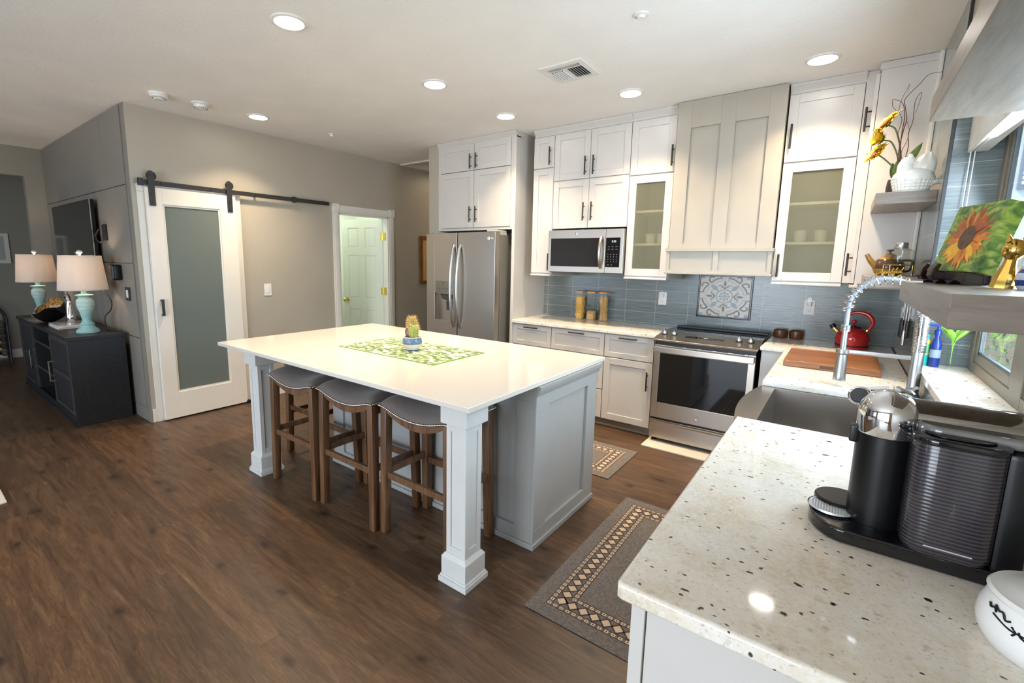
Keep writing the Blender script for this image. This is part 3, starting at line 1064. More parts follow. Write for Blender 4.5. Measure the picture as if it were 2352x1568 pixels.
# ================================================================ range hood
t = thing('range_hood', 'warm grey panelled range hood cover rising to the ceiling above the range', 'range hood', (-.8, 4.5, 1.42))
b = MB()
hx0, hx1, hy = -1.170, -.437, 3.985
b.box(hx0 + .002, hx1 - .002, hy + .016, YB - .008, 1.63, ZC - .003)
b.build('core', M['hood'], t)
b = MB(); b.xf = XFY(hy + .02)
sw = .105
b.box(hx0, hx0 + sw, 0, .02, 1.62, ZC - .004, bev=.002)
b.box(hx1 - sw, hx1, 0, .02, 1.62, ZC - .004, bev=.002)
b.box((hx0 + hx1) / 2 - .05, (hx0 + hx1) / 2 + .05, 0, .02, 1.62, ZC - .004, bev=.002)
for u0, u1 in ((hx0 + sw, (hx0 + hx1) / 2 - .05), ((hx0 + hx1) / 2 + .05, hx1 - sw)):
    b.box(u0, u1, 0, .02, 2.55, ZC - .004)
    b.box(u0, u1, 0, .02, 1.62, 1.665)
b.build('upper_panel', M['hood'], t)
b = MB()
yl = 3.955
b.box(hx0 - .006, hx1 + .006, yl + .012, YB - .008, 1.43, 1.618)
b.box(hx0 - .014, hx1 + .014, yl - .008, YB - .008, 1.60, 1.625, bev=.004)
b.box(hx0 - .014, hx1 + .014, yl - .010, YB - .008, 1.42, 1.438, bev=.004)
b.xf = XFY(yl + .012)
for u0, u1 in ((hx0 - .006, hx0 + .02), (hx1 - .02, hx1 + .006), ((hx0 + hx1) / 2 - .018, (hx0 + hx1) / 2 + .018)):
    b.box(u0, u1, 0, .012, 1.455, 1.602)
b.box(hx0 - .006, hx1 + .006, 0, .012, 1.438, 1.455)
b.build('lower_box', M['hood'], t)

# ================================================================ appliances
def text_mesh(b, txt, size, xf, depth=.001, shear=0, align='CENTER', mi=None):
    cu = bpy.data.curves.new('txt', 'FONT')
    cu.body = txt; cu.size = size; cu.extrude = depth; cu.shear = shear
    cu.align_x = align; cu.align_y = 'CENTER'
    o = bpy.data.objects.new('txt', cu)
    COL.objects.link(o)
    me = bpy.data.meshes.new_from_object(o.evaluated_get(bpy.context.evaluated_depsgraph_get()))
    tb = bmesh.new(); tb.from_mesh(me)
    # text lies in XY: x along u, y up -> (u, n, v)
    tb.transform(xf @ Matrix(((1, 0, 0, 0), (0, 0, 1, 0), (0, 1, 0, 0), (0, 0, 0, 1))))
    old = b.xf; b.xf = Matrix.Identity(4)
    bmesh.ops.recalc_face_normals(tb, faces=tb.faces[:])
    b._merge(tb, mi)
    b.xf = old
    bpy.data.objects.remove(o); bpy.data.curves.remove(cu); bpy.data.meshes.remove(me)

cyan = emitter('blue_display_digits', (.35, .75, 1.0), 2.2)
# microwave
t = thing('microwave', 'stainless over-the-range microwave with black window and keypad', 'microwave', (-1.93, 4.5, 1.40))
mx0, mx1, my = -2.302, -1.554, 3.985
b = MB(); b.box(mx0 + .003, mx1 - .003, my + .035, YB - .01, 1.405, 1.799); b.build('body', M['black'], t)
b = MB(); b.box(mx0, -1.722, my, my + .032, 1.408, 1.798, bev=.004)
dr = b.build('door', M['steel'], t)
b = MB(); b.box(mx0 + .03, -1.775, my - .002, my + .01, 1.462, 1.722, bev=.002); b.build('window', plain('microwave_window', (.014, .012, .011), .22, spec=.12), dr)
b = MB()
b.xf = XFY(my)
pts = [(-1.755, .006 + .045 * math.sin(PI * k / 12) ** .6, 1.455 + .272 * k / 12) for k in range(13)]
b.tube(pts, .0145, seg=12)
b.build('handle', M['steel_v'], dr)
b = MB()
b.lathe([(.013, 0), (.015, .001), (.013, .002)], (-2.01, my - .001, 1.762), 24, (0, -1, 0))
text_mesh(b, 'GE', .014, frame_xf((-2.01, my - .001, 1.762), (1, 0, 0), (0, -1, 0)), .0006, .25)
b.build('emblem', M['silver'], dr)
b = MB(); b.box(-1.720, mx1, my, my + .032, 1.408, 1.798, bev=.004); pn = b.build('control_panel', M['steel'], t)
b = MB(); b.box(-1.715, -1.582, my - .002, my + .01, 1.462, 1.722, bev=.002); b.build('keypad', M['blackgloss'], pn)
b = MB(); text_mesh(b, '1:11', .026, frame_xf((-1.64, my - .003, 1.688), (1, 0, 0), (0, -1, 0)), .0004); b.build('clock_display', cyan, pn)
b = MB()
b.xf = XFY(my - .002)
for r in range(4):
    for c in range(4):
        b.box(-1.695 + c * .027, -1.687 + c * .027, 0, .0006, 1.508 + r * .021, 1.514 + r * .021)
for r in range(2):
    for c in range(3):
        b.box(-1.695 + c * .036, -1.678 + c * .036, 0, .0006, 1.618 + r * .022, 1.622 + r * .022)
b.box(-1.69, -1.68, 0, .0006, 1.478, 1.487); b.box(-1.66, -1.65, 0, .0006, 1.478, 1.487)
b.build('key_legend', plain('grey_print', (.14, .145, .15), .5), pn)

# range
t = thing('range', 'stainless slide-in electric range with black glass cooktop and oven window', 'range', (-.82, 4.2, .012))
rx0, rx1, ry = -1.192, -.456, 3.868
b = MB(); b.box(rx0 + .004, rx1 - .004, ry + .03, 4.50, .035, .900); b.build('body', M['black'], t)
b = MB(); b.box(-1.198, -.446, 4.078, 4.44, .9005, .928, bev=.004); b.box(rx0, rx1, 3.92, 4.5, .89, .9005); ck = b.build('cooktop', M['blackgloss'], t)
b = MB()
ringm = plain('printed_burner_ring', (.10, .10, .105), .3)
for cx, cy, r in ((-1.0, 4.30, .085), (-.64, 4.30, .085), (-1.0, 4.12, .08), (-.64, 4.14, .105)):
    b.lathe([(r - .002, .9282), (r, .9284), (r + .002, .9282)], (cx, cy, 0), 40, open_=True)
b.build('burner_ring', ringm, ck)
b = MB(); b.box(-1.165, -.447, 4.385, 4.44, .926, .950, bev=.008); b.build('rear_trim', M['black'], ck)
b = MB(); b.prism([(3.838, .876), (3.836, .888), (3.846, .896), (4.075, .930), (4.085, .924), (4.0, .880)], -1.197, -.447, 'x', bev=.003)
cp = b.build('control_panel', M['steel'], t)
sl = math.atan2(.034, .229)
nrm = Vector((0, -math.sin(sl), math.cos(sl)))
def onpanel(x, y): return Vector((x, y, .896 + (y - 3.846) * math.tan(sl)))
for x in (-1.150, -1.072, -.592, -.512):
    b = MB()
    c = onpanel(x, 3.985)
    b.lathe([(0, 0), (.024, 0), (.024, .006), (.021, .01), (.0195, .026), (.017, .029), (0, .029)], c, 28, nrm, mis=[1, 1, 1, 0, 0, 0])
    q = c + nrm * .029
    b.xf = Matrix.Translation(q) @ Vector((0, 0, 1)).rotation_difference(nrm).to_matrix().to_4x4()
    b.box(-.006, .006, -.018, .018, -.002, .011, bev=.003)
    b.build('knob', [M['silver'], M['black']], t)
b = MB()
b.xf = Matrix.Translation(onpanel(-.835, 3.965)) @ Matrix.Rotation(sl, 4, 'X')
b.box(-.145, .145, -.028, .028, -.002, .0012, bev=.001)
dp = b.build('touch_display', M['blackgloss'], t)
b = MB()
text_mesh(b, '10:11', .016, Matrix.Translation(onpanel(-.825, 3.972)) @ Matrix.Rotation(sl, 4, 'X') @ Matrix(((1, 0, 0, 0), (0, 0, 1, 0), (0, 1, 0, .0014), (0, 0, 0, 1))), .0003)
b.build('clock_digits', cyan, dp)
b = MB()
fx = (-1.143, -.503); fz = (.356, .772)
b.box(rx0, fx[0], ry, ry + .03, .222, .842, bev=.003)
b.box(fx[1], rx1, ry, ry + .03, .222, .842, bev=.003)
b.box(fx[0], fx[1], ry, ry + .03, fz[1], .842, bev=.003)
b.box(fx[0], fx[1], ry, ry + .03, .222, fz[0], bev=.003)
od = b.build('oven_door', M['steel'], t)
b = MB(); b.box(fx[0] - .002, fx[1] + .002, ry + .004, ry + .02, fz[0] - .002, fz[1] + .002); b.build('window', M['blackgloss'], od)
b = MB()
b.box(rx0 + .003, rx1 - .003, ry - .048, ry - .026, .783, .833, bev=.006)
for x in (rx0 + .02, rx1 - .06): b.box(x, x + .04, ry - .03, ry + .004, .79, .826)
b.build('handle', M['steel'], od)
b = MB()
for k in range(5): b.box(-1.05 + k * .11, -.97 + k * .11, ry - .0008, ry + .004, .8375, .8405)
b.build('vent_slots', M['black'], od)
b = MB()
b.lathe([(0, .0005), (.016, .0008), (.017, .002), (.019, .002), (.0195, 0)], (-.83, ry - .0001, .285), 28, (0, -1, 0))
text_mesh(b, 'GE', .017, frame_xf((-.83, ry - .002, .285), (1, 0, 0), (0, -1, 0)), .0006, .25)
b.build('emblem', M['silver'], od)
b = MB(); b.box(rx0, rx1, ry + .002, ry + .03, .045, .205, bev=.003); dw = b.build('drawer', M['steel'], t)
b = MB(); b.prism([(ry + .002, .17), (ry - .022, .19), (ry - .022, .198), (ry + .002, .203)], rx0 + .004, rx1 - .004, 'x', bev=.002); b.build('drawer_pull', M['steel'], dw)
for x in (-1.165, -.485):
    b = MB(); b.lathe([(0, .012), (.02, .012), (.02, .02), (.011, .024), (.011, .045), (0, .045)], (x, 3.92, 0), 16); b.build('foot', M['black'], t)
    b = MB(); b.lathe([(0, .012), (.02, .012), (.02, .02), (.011, .024), (.011, .045), (0, .045)], (x, 4.45, 0), 16); b.build('foot', M['black'], t)
b = MB(); b.box(-1.205, -.44, 3.722, 4.52, 0, .012, bev=.003)
tag(b.build('floor_board', plain('white_painted_board', (.62, .57, .48), .45), loc=(-.8, 4.1, 0)), 'white painted board on the floor under the stainless range', 'board')

# fridge
t = thing('fridge', 'stainless side-by-side fridge with curved handles and a water dispenser', 'fridge', (-3.225, 4.1, 0))
fx0, fx1, fy = -3.70, -2.757, 3.735
b = MB(); b.box(fx0 + .018, fx1 - .004, fy + .095, 4.50, .02, 1.762, bev=.004); b.build('body', M['fridge_side'], t)
dx0, dx1, dz0, dz1 = -3.575, -3.315, .845, 1.15
b = MB()
split = -3.248
b.box(fx0, dx0, fy, fy + .085, .08, 1.788, bev=.006)
b.box(dx1, split - .004, fy, fy + .085, .08, 1.788, bev=.006)
b.box(dx0 - .01, dx1 + .01, fy + .001, fy + .085, .08, dz0, bev=.001)
b.box(dx0 - .01, dx1 + .01, fy + .001, fy + .085, dz1, 1.787, bev=.001)
b.box(dx0 - .005, dx1 + .005, fy + .072, fy + .085, dz0, dz1)
ld = b.build('freezer_door', M['steel_v'], t)
b = MB(); b.box(split + .004, fx1, fy, fy + .085, .08, 1.788, bev=.006); rd = b.build('fridge_door', M['steel_v'], t)
for dd, hx in ((ld, -3.292), (rd, -3.205)):
    b = MB(); b.xf = XFY(fy)
    pts = []
    for k in range(19):
        s_ = k / 18
        pts.append((hx, -.002 + .068 * math.sin(PI * s_) ** .55, .79 + .875 * s_))
    b.tube(pts, .0155, seg=14)
    b.build('handle', M['nickel'], dd)
b = MB(); b.box(dx0 + .015, dx1, fy - .004, fy + .02, dz1 - .015, 1.278, bev=.004); pn = b.build('dispenser_panel', steel('dispenser_grey', (.33, .32, .29), .2, 'x'), ld)
b = MB(); b.xf = XFY(fy - .004)
for k in range(6): b.box(dx0 + .04 + k * .03, dx0 + .052 + k * .03, 0, .0006, 1.19, 1.198)
for k in range(3): b.box(dx0 + .06 + k * .045, dx0 + .08 + k * .045, 0, .0006, 1.165, 1.171)
b.box(dx0 + .12, dx0 + .14, 0, .0006, 1.25, 1.258)
b.build('button_legend', M['darkgrey'], pn)
b = MB()
b.prism([(dx0 + .07, 1.135), (dx0 + .22, 1.135), (dx0 + .2, 1.085), (dx0 + .16, 1.07), (dx0 + .1, 1.085)], fy + .01, fy + .06, 'y', bev=.006)
b.build('dispenser_spout', M['darkgrey'], ld)
b = MB(); b.box(dx0 + .12, dx1 - .02, fy + .058, fy + .066, .96, 1.06, bev=.002); b.build('dispenser_paddle', M['darkgrey'], ld)
b = MB(); b.box(dx0, dx1, fy + .004, fy + .075, dz0, dz0 + .008); b.build('drip_tray', M['steel'], ld)
for x0_, x1_ in ((fx0 + .02, fx0 + .13), (fx1 - .13, fx1 - .01)):
    b = MB(); b.box(x0_, x1_, fy + .03, fy + .21, 1.788 - .001, 1.806, bev=.006); b.box(x0_, x1_, fy + .1, fy + .21, 1.762, 1.79); b.build('hinge_cover', plain('grey_hinge_cover', (.42, .41, .36), .4), t)
b = MB()
lx = frame_xf((-2.838, fy - .0006, 1.722), (1, 0, 0), (0, -1, 0))
b.lathe([(0, .0), (.0165, .0), (.0165, .001), (0, .001)], (-2.838, fy, 1.722), 28, (0, -1, 0))
text_mesh(b, 'LG', .024, frame_xf((-2.793, fy - .0006, 1.722), (1, 0, 0), (0, -1, 0)), .0006)
o = b.build('logo', plain('pale_logo', (.75, .74, .72), .35), rd)
b = MB()
b.xf = XFY(fy - .0011)
b.box(-2.8415, -2.8395, 0, .0006, 1.715, 1.729); b.box(-2.8415, -2.834, 0, .0006, 1.715, 1.717)
b.tube([(-2.838 + .0115 * math.cos(R(a)), .0004, 1.722 + .0115 * math.sin(R(a))) for a in range(60, 361, 20)], .0009, seg=6)
b.build('logo_mark', M['darkgrey'], rd)
# ================================================================ sink and tap
t = thing('farmhouse_sink', 'stainless farmhouse sink with a bowed front set into the granite worktop', 'sink', (0, 2.39, .64))
b = MB()
tb = bmesh.new()
sy0, sy1 = 2.02, 2.752
out = []
for k in range(17):
    s_ = k / 16
    out.append((-.286 - .042 * math.sin(PI * s_) ** .8, sy1 - (sy1 - sy0) * s_))
outer = out + [(.212, sy0), (.212, sy1)]
inn = [(-.225, 2.735)] + [(-.225, 2.735 - .675 * k / 16) for k in range(1, 16)] + [(-.225, 2.06), (.19, 2.06), (.19, 2.735)]
n = len(outer)
def ring(pts, z): return [tb.verts.new((x, y, z)) for x, y in pts]
Ob, Ot = ring(outer, .63), ring(outer, .882)
It = ring(inn, .882)
sm = [(x + (.012 if x < 0 else -.012), y + (.012 if y < 2.3 else -.012) if (y < 2.07 or y > 2.73) else y) for x, y in inn]
Ib = ring(sm, .675)
for i in range(n):
    j = (i + 1) % n
    tb.faces.new((Ob[i], Ob[j], Ot[j], Ot[i])); tb.faces.new((Ot[i], Ot[j], It[j], It[i])); tb.faces.new((It[i], It[j], Ib[j], Ib[i]))
tb.faces.new(Ib); tb.faces.new(Ob[::-1])
bmesh.ops.recalc_face_normals(tb, faces=tb.faces[:])
b._merge(tb)
b.build('basin', M['sink'], t)
b = MB(); b.lathe([(0, .678), (.02, .677), (.04, .681), (.045, .676)], (0, 2.4, 0), 24); b.build('drain', M['silver'], t)

t = thing('kitchen_tap', 'tall spring-neck nickel kitchen tap behind the sink', 'tap', (.302, 2.86, .914))
px, py = .302, 2.86
b = MB()
b.lathe([(0, .914), (.029, .914), (.029, .920), (.024, .926), (.0225, .93), (.0225, 1.20), (0, 1.20)], (px, py, 0), 28)
b.build('post', M['nickel'], t)
b = MB()
for k in range(25):
    b.lathe([(.021, 0), (.0265, .0015), (.0265, .0045), (.021, .006)], (px, py, 1.122 + k * .0066), 24, open_=True)
b.cyl((px, py, 1.12), (px, py, 1.288), .021)
b.build('ribbed_collar', M['chrome'], t)
ar = .136
acx, acz = px - ar, 1.305
def apos(s_):
    """hose path: up the right side, over the arch, down the left side"""
    if s_ < .08: return Vector((px, py, 1.285 + .02 * s_ / .08))
    if s_ > .86:
        q = (s_ - .86) / .14
        return Vector((px - 2 * ar, py, acz - .13 * q))
    a = PI * (s_ - .08) / .78
    return Vector((acx + ar * math.cos(a), py, acz + .145 * math.sin(a)))
b = MB(); b.tube([apos(k / 60) for k in range(61)], .0105, seg=14); b.build('hose', plain('pale_grey_hose', (.27, .30, .33), .35), t)
b = MB()
hel = []
turns = 17
for k in range(turns * 14 + 1):
    s_ = .02 + .86 * k / (turns * 14)
    p = apos(s_); q = (apos(min(s_ + .01, 1)) - apos(max(s_ - .01, 0))).normalized()
    a_ = Vector((0, 1, 0)); c_ = q.cross(a_)
    th = 2 * PI * k / 14
    hel.append(p + (a_ * math.cos(th) + c_ * math.sin(th)) * .0235)
b.tube(hel, .0034, seg=6)
b.build('spring_coil', M['chrome'], t)
b = MB()
hx_ = px - 2 * ar
for k in range(5): b.lathe([(.012, 0), (.0205, .001), (.0205, .005), (.012, .006)], (hx_, py, 1.19 + k * .0065), 20, open_=True)
b.lathe([(0, .944), (.026, .944), (.0275, .950), (.025, .965), (.0215, 1.06), (.020, 1.075), (.014, 1.08), (.012, 1.20), (0, 1.20)], (hx_, py, 0), 28)
b.build('spray_head', M['nickel'], t)
b = MB()
b.box(hx_ + .012, px - .015, py - .007, py + .007, 1.082, 1.102, bev=.003)
b.lathe([(.0225, 1.08), (.027, 1.082), (.027, 1.102), (.0225, 1.104)], (hx_, py, 0), 24)
b.build('support_arm', M['nickel'], t)
b = MB(); b.tube([(px, py - .018, .95), (px + .002, py - .05, .956), (px + .004, py - .10, .975)], [.012, .008, .0075], seg=12); b.build('lever', M['nickel'], t)

# ================================================================ island
t = thing('kitchen_island', 'grey panelled kitchen island with two white square posts under its overhang', 'island', (-2.2, 2.1, 0))
bx0, bx1, by0, by1 = -2.90, -1.161, 1.947, 2.668
b = MB(); b.box(bx0 + .018, bx1 - .018, by0 + .018, by1 - .002, .002, .886); b.build('carcass', M['island'], t)
def pan(name, xf, u0, u1, splits, top=.115, bot=.10, sw=.1, z1=.886):
    b = MB(); b.xf = xf
    us = [u0] + splits + [u1]
    b.box(u0, u1, 0, .018, z1 - top, z1, bev=.0015, seg=1)
    b.box(u0, u1, 0, .018, .03, bot, bev=.0015, seg=1)
    for i, u in enumerate(us):
        w = sw if i in (0, len(us) - 1) else sw * .9
        a = u if i == 0 else (u - w if i == len(us) - 1 else u - w / 2)
        b.box(a, a + w, 0, .018, bot, z1 - top, bev=.0015, seg=1)
    return b.build(name, M['island'], t)
pan('end_panel', frame_xf((bx1 - .018, 0, 0), (0, 1, 0), (1, 0, 0)), by0, by1, [], sw=.128)
pan('front_panel', frame_xf((0, by0 + .018, 0), (1, 0, 0), (0, -1, 0)), bx0 + .018, bx1 - .018, [-2.35, -1.80], top=.085)
pan('end_panel', frame_xf((bx0 + .018, 0, 0), (0, 1, 0), (-1, 0, 0)), by0, by1, [], sw=.128)
b = MB()
b.box(bx0 - .012, bx1 + .010, by0 - .012, by1 + .004, 0, .03, bev=.005)
b.build('base_moulding', M['island'], t)
b = MB()
b.prism([(bx1 - .0005, .83), (bx1 + .004, .84), (bx1 + .022, .872), (bx1 + .022, .888), (bx1 - .0005, .888)], by0, by1 + .02, 'y')
b.build('cornice', M['island'], t)
def post(cx, cy):
    h = .058
    b = MB()
    b.box(cx - .085, cx + .085, cy - .085, cy + .085, 0, .028, bev=.003)
    b.box(cx - .080, cx + .080, cy - .080, cy + .080, .026, .04, bev=.006)
    b.box(cx - .074, cx + .074, cy - .074, cy + .074, .03, .128, bev=.002)
    t_ = bmesh.new()
    r0, r1 = .074, .0605
    lo = [t_.verts.new((cx + a * r0, cy + c * r0, .128)) for a, c in ((-1, -1), (1, -1), (1, 1), (-1, 1))]
    hi = [t_.verts.new((cx + a * r1, cy + c * r1, .146)) for a, c in ((-1, -1), (1, -1), (1, 1), (-1, 1))]
    for i in range(4): t_.faces.new((lo[i], lo[(i + 1) % 4], hi[(i + 1) % 4], hi[i]))
    t_.faces.new(hi); b._merge(t_)
    b.box(cx - .051, cx + .051, cy - .051, cy + .051, .13, .80)
    for sx_, sy_ in ((-1, -1), (1, -1), (1, 1), (-1, 1)):           # corner stiles
        b.box(cx + sx_ * .030, cx + sx_ * h, cy + sy_ * .030, cy + sy_ * h, .13, .80, bev=.002, seg=1)
    for z0_, z1_ in ((.13, .185), (.745, .80)):
        b.box(cx - h + .001, cx + h - .001, cy - h + .001, cy + h - .001, z0_, z1_)
    b.box(cx - .077, cx + .077, cy - .077, cy + .077, .782, .888, bev=.002)
    b.build('leg', M['leg'], t, label='white square post with a stepped base')
post(-1.304, 1.555); post(-3.145, 1.555)
b = MB()
b.box(-3.441, -1.153, 1.403, 2.759, .889, .914, bev=.004, seg=3)
tag(b.build('island_worktop', M['quartz']), 'large cream white quartz worktop on the kitchen island', 'worktop')

# ================================================================ bar stools
def make_stool(label):
    t = thing('bar_stool', label, 'stool', (0, 0, 0), 'bar stools at the island')
    hw, hd = .245, .172
    zb = lambda x: .690 + .055 * (abs(x) / .25) ** 2.0 - .014 * max(0, (abs(x) - .18) / .07) ** 2
    def top(u, v):
        x, y = (u - .5) * 2, (v - .5) * 2
        e = (max(0, 1 - abs(x) ** 7) ** .5) * (max(0, 1 - abs(y) ** 3.2) ** .5)
        X, Y = x * .255, y * .183
        return Vector((X, Y, zb(X) + .008 + .052 * e))
    def bot(u, v):
        X, Y = (u - .5) * .51, (v - .5) * .366
        return Vector((X, Y, zb(X) - .004))
    b = MB(); b.surf(top, 28, 20)
    b.surf(lambda u, v: bot(u, 1 - v), 28, 4)
    for fy_ in (0, 1):
        b.surf(lambda u, v: bot(u, fy_).lerp(top(u, fy_), v), 28, 1)
    for fx_ in (0, 1):
        b.surf(lambda u, v: bot(fx_, u).lerp(top(fx_, u), v), 20, 1)
    bmesh.ops.remove_doubles(b.bm, verts=b.bm.verts[:], dist=.0004)
    bmesh.ops.recalc_face_normals(b.bm, faces=b.bm.faces[:])
    b.build('seat_cushion', M['stool_fabric'], t, angle=60)
    b = MB()
    def nail(p, nrm): b.ball(p, .0062, 8, 6)
    for k in range(46):
        X = -.252 + .504 * k / 45
        for s_ in (-1, 1): nail((X, s_ * .1845, zb(X) + .003), None)
    for k in range(1, 33):
        Y = -.182 + .364 * k / 33
        for s_ in (-1, 1): nail((s_ * .2565, Y, zb(.25) + .003), None)
    b.build('nailhead_trim', M['silver'], t)
    for sx_ in (-1, 1):
        for sy_ in (-1, 1):
            b = MB()
            tb = bmesh.new()
            pts = []
            for (w, ox, oy, z) in ((.021, .238, .164, 0), (.0235, .226, .152, zb(.23) - .004)):
                pts.append([tb.verts.new((sx_ * ox + a * w, sy_ * oy + c * w, z)) for a, c in ((-1, -1), (1, -1), (1, 1), (-1, 1))])
            for i in range(4): tb.faces.new((pts[0][i], pts[0][(i + 1) % 4], pts[1][(i + 1) % 4], pts[1][i]))
            tb.faces.new(pts[0][::-1]); tb.faces.new(pts[1])
            bmesh.ops.bevel(tb, geom=tb.edges[:], offset=.004, segments=2, profile=.5, affect='EDGES')
            b._merge(tb)
            b.build('leg', M['walnut'], t)
    for s_ in (-1, 1):
        b = MB()
        up = [(-.205 + .41 * k / 20, zb(-.205 + .41 * k / 20) - .003) for k in range(21)]
        dn_ = [(x, .642 + .052 * (abs(x) / .2) ** 2) for x, _ in up][::-1]
        b.prism(up + dn_, s_ * .158 - .011, s_ * .158 + .011, 'y')
        b.build('apron', M['walnut'], t)
        b = MB(); b.box(s_ * .233 - .011, s_ * .233 + .011, -.13, .13, .668, .728, bev=.003); b.build('apron', M['walnut'], t)
    for s_, z in ((-1, .34), (1, .32)):
        b = MB(); b.box(-.215, .215, s_ * .157 - .010, s_ * .157 + .010, z - .018, z + .018, bev=.003); b.build('stretcher', M['walnut'], t)
    for s_ in (-1, 1):
        b = MB(); b.box(s_ * .231 - .010, s_ * .231 + .010, -.14, .14, .337, .373, bev=.003); b.build('stretcher', M['walnut'], t)
    return t
st = make_stool('wooden bar stool with grey saddle seat, first of three from the barn door')
st.location = (-2.733, 1.70, 0)
dup(st, (-2.19, 1.715, 0), 0, 'wooden bar stool with a grey saddle seat, middle of the three along the island front')
dup(st, (-1.657, 1.745, 0), 0, 'wooden bar stool with a grey saddle seat, partly behind the near white island post')
dup(st, (-3.185, 2.09, 0), PI / 2, 'wooden bar stool at the far short end of the island, mostly hidden')

# ================================================================ rugs
rug_tan = plain('rug_tan_pile', (.56, .42, .28), .95, bmp=.4, bs=400)
rug_dark = plain('rug_dark_pile', (.060, .036, .036), .95)
rug_body = fabric('rug_taupe_pile', (.085, .068, .057), (.165, .135, .115), 90, .95, .4)
def rug(name, label, x0, x1, y0, y1, group):
    b = MB()
    b.box(x0, x1, y0, y1, 0, .008, bev=.003)
    z = .0081
    def q(pts, mi): b.poly([(x, y, z + .0006 * mi) for x, y in pts], [list(range(len(pts)))], mi)
    def strip(a0, a1, w, d0, d1, horiz, mi):
        pass
    d = (.075, .155)            # band of diamonds between two dotted borders
    def rect_ring(ins, w, mi):
        X0, X1, Y0, Y1 = x0 + ins, x1 - ins, y0 + ins, y1 - ins
        q([(X0, Y0), (X1, Y0), (X1, Y0 + w), (X0, Y0 + w)], mi); q([(X0, Y1 - w), (X1, Y1 - w), (X1, Y1), (X0, Y1)], mi)
        q([(X0, Y0 + w), (X0 + w, Y0 + w), (X0 + w, Y1 - w), (X0, Y1 - w)], mi); q([(X1 - w, Y0 + w), (X1, Y0 + w), (X1, Y1 - w), (X1 - w, Y1 - w)], mi)
    for ins in (.068, .089, .150, .171): rect_ring(ins, .0035, 2)
    def along(ins, step, fn):
        X0, X1, Y0, Y1 = x0 + ins, x1 - ins, y0 + ins, y1 - ins
        nx = max(1, round((X1 - X0) / step)); ny = max(1, round((Y1 - Y0) / step))
        for k in range(nx + 1):
            for y in (Y0, Y1): fn(X0 + (X1 - X0) * k / nx, y, (1, 0))
        for k in range(1, ny):
            for x in (X0, X1): fn(x, Y0 + (Y1 - Y0) * k / ny, (0, 1))
    def dot(x, y, dr):
        a = .0085
        q([(x - a, y - a), (x + a, y - a), (x + a, y + a), (x - a, y + a)], 1)
        q([(x - .003, y - .003), (x + .003, y - .003), (x + .003, y + .003), (x - .003, y + .003)], 2)
    along(.080, .029, dot); along(.162, .029, dot)
    def dia(x, y, dr):
        a = .0235
        q([(x - a, y), (x, y - a), (x + a, y), (x, y + a)], 1)
        # dark zig zag between the diamonds
    along(.121, .052, dia)
    X0, X1, Y0, Y1 = x0 + .121, x1 - .121, y0 + .121, y1 - .121
    def zig(ax, c, lo, hi):
        n_ = max(1, round((hi - lo) / .052)); s_ = (hi - lo) / n_
        for k in range(n_):
            m_ = lo + (k + .5) * s_
            for sg in (-1, 1):
                p0 = (m_ - s_ / 2, c + sg * .0275); p1 = (m_ + s_ / 2, c - sg * .0275)
                for (a_, e_) in ((p0, p1),):
                    w = .0022
                    pts = [(a_[0] - w, a_[1] - sg * w), (a_[0] + w, a_[1] + sg * w), (e_[0] + w, e_[1] + sg * w), (e_[0] - w, e_[1] - sg * w)]
                    q(pts if ax == 'x' else [(v_, u_) for u_, v_ in pts], 2)
    zig('x', Y0, X0, X1); zig('x', Y1, X0, X1); zig('y', X0, Y0, Y1); zig('y', X1, Y0, Y1)
    o = b.build(name, [rug_body, rug_tan, rug_dark], loc=((x0 + x1) / 2, (y0 + y1) / 2, 0))
    return tag(o, label, 'rug', group)
rug('kitchen_rug', 'brown kitchen runner with a diamond border beside the sink run, the larger mat', -.975, -.37, 1.585, 2.80, 'diamond border kitchen mats')
rug('kitchen_rug', 'brown kitchen mat with a diamond border beyond the island, the smaller mat', -2.05, -1.17, 2.965, 3.56, 'diamond border kitchen mats')
b = MB(); b.box(-6.1, -3.915, -1.5, .335, 0, .012, bev=.004)
tag(b.build('living_room_rug', fabric('cream_rug_pile', (.55, .50, .40), (.68, .63, .53), 120, .95), loc=(-5, -.6, 0)), 'corner of a cream rug on the wooden floor at the left edge', 'rug')

# ================================================================ barn door
t = thing('sliding_barn_door', 'white sliding barn door with a tall frosted glass panel', 'door', (-4.817, 1.84, .012))
b = MB()
bx_ = -4.838
y0, y1, z0, z1 = 1.473, 2.215, .014, 2.085
gy0, gy1, gz0, gz1 = 1.592, 2.066, .255, 1.950
xb0, xb1 = bx_, bx_ + .038
b.box(xb0, xb1, y0, gy0, z0, z1, bev=.002, seg=1); b.box(xb0, xb1, gy1, y1, z0, z1, bev=.002, seg=1)
b.box(xb0, xb1, gy0, gy1, z0, gz0, bev=.002, seg=1); b.box(xb0, xb1, gy0, gy1, gz1, z1, bev=.002, seg=1)
for q in ((gy0, gy0 + .014, gz0, gz1), (gy1 - .014, gy1, gz0, gz1), (gy0 + .014, gy1 - .014, gz0, gz0 + .014), (gy0 + .014, gy1 - .014, gz1 - .014, gz1)):
    b.box(xb0 + .008, xb1 - .008, *q)
b.build('frame', M['trim'], t)
b = MB(); b.box(bx_ + .016, bx_ + .022, gy0, gy1, gz0, gz1); b.build('glass_panel', M['frost_door'], t)
xd = frame_xf((xb1, 0, 0), (0, 1, 0), (1, 0, 0))
b = MB(); b.xf = xd
b.box(1.511, 1.533, .022, .03, .975, 1.12, bev=.002); b.box(1.511, 1.533, 0, .026, .975, .989); b.box(1.511, 1.533, 0, .026, 1.106, 1.12)
b.build('handle', M['black'], t)
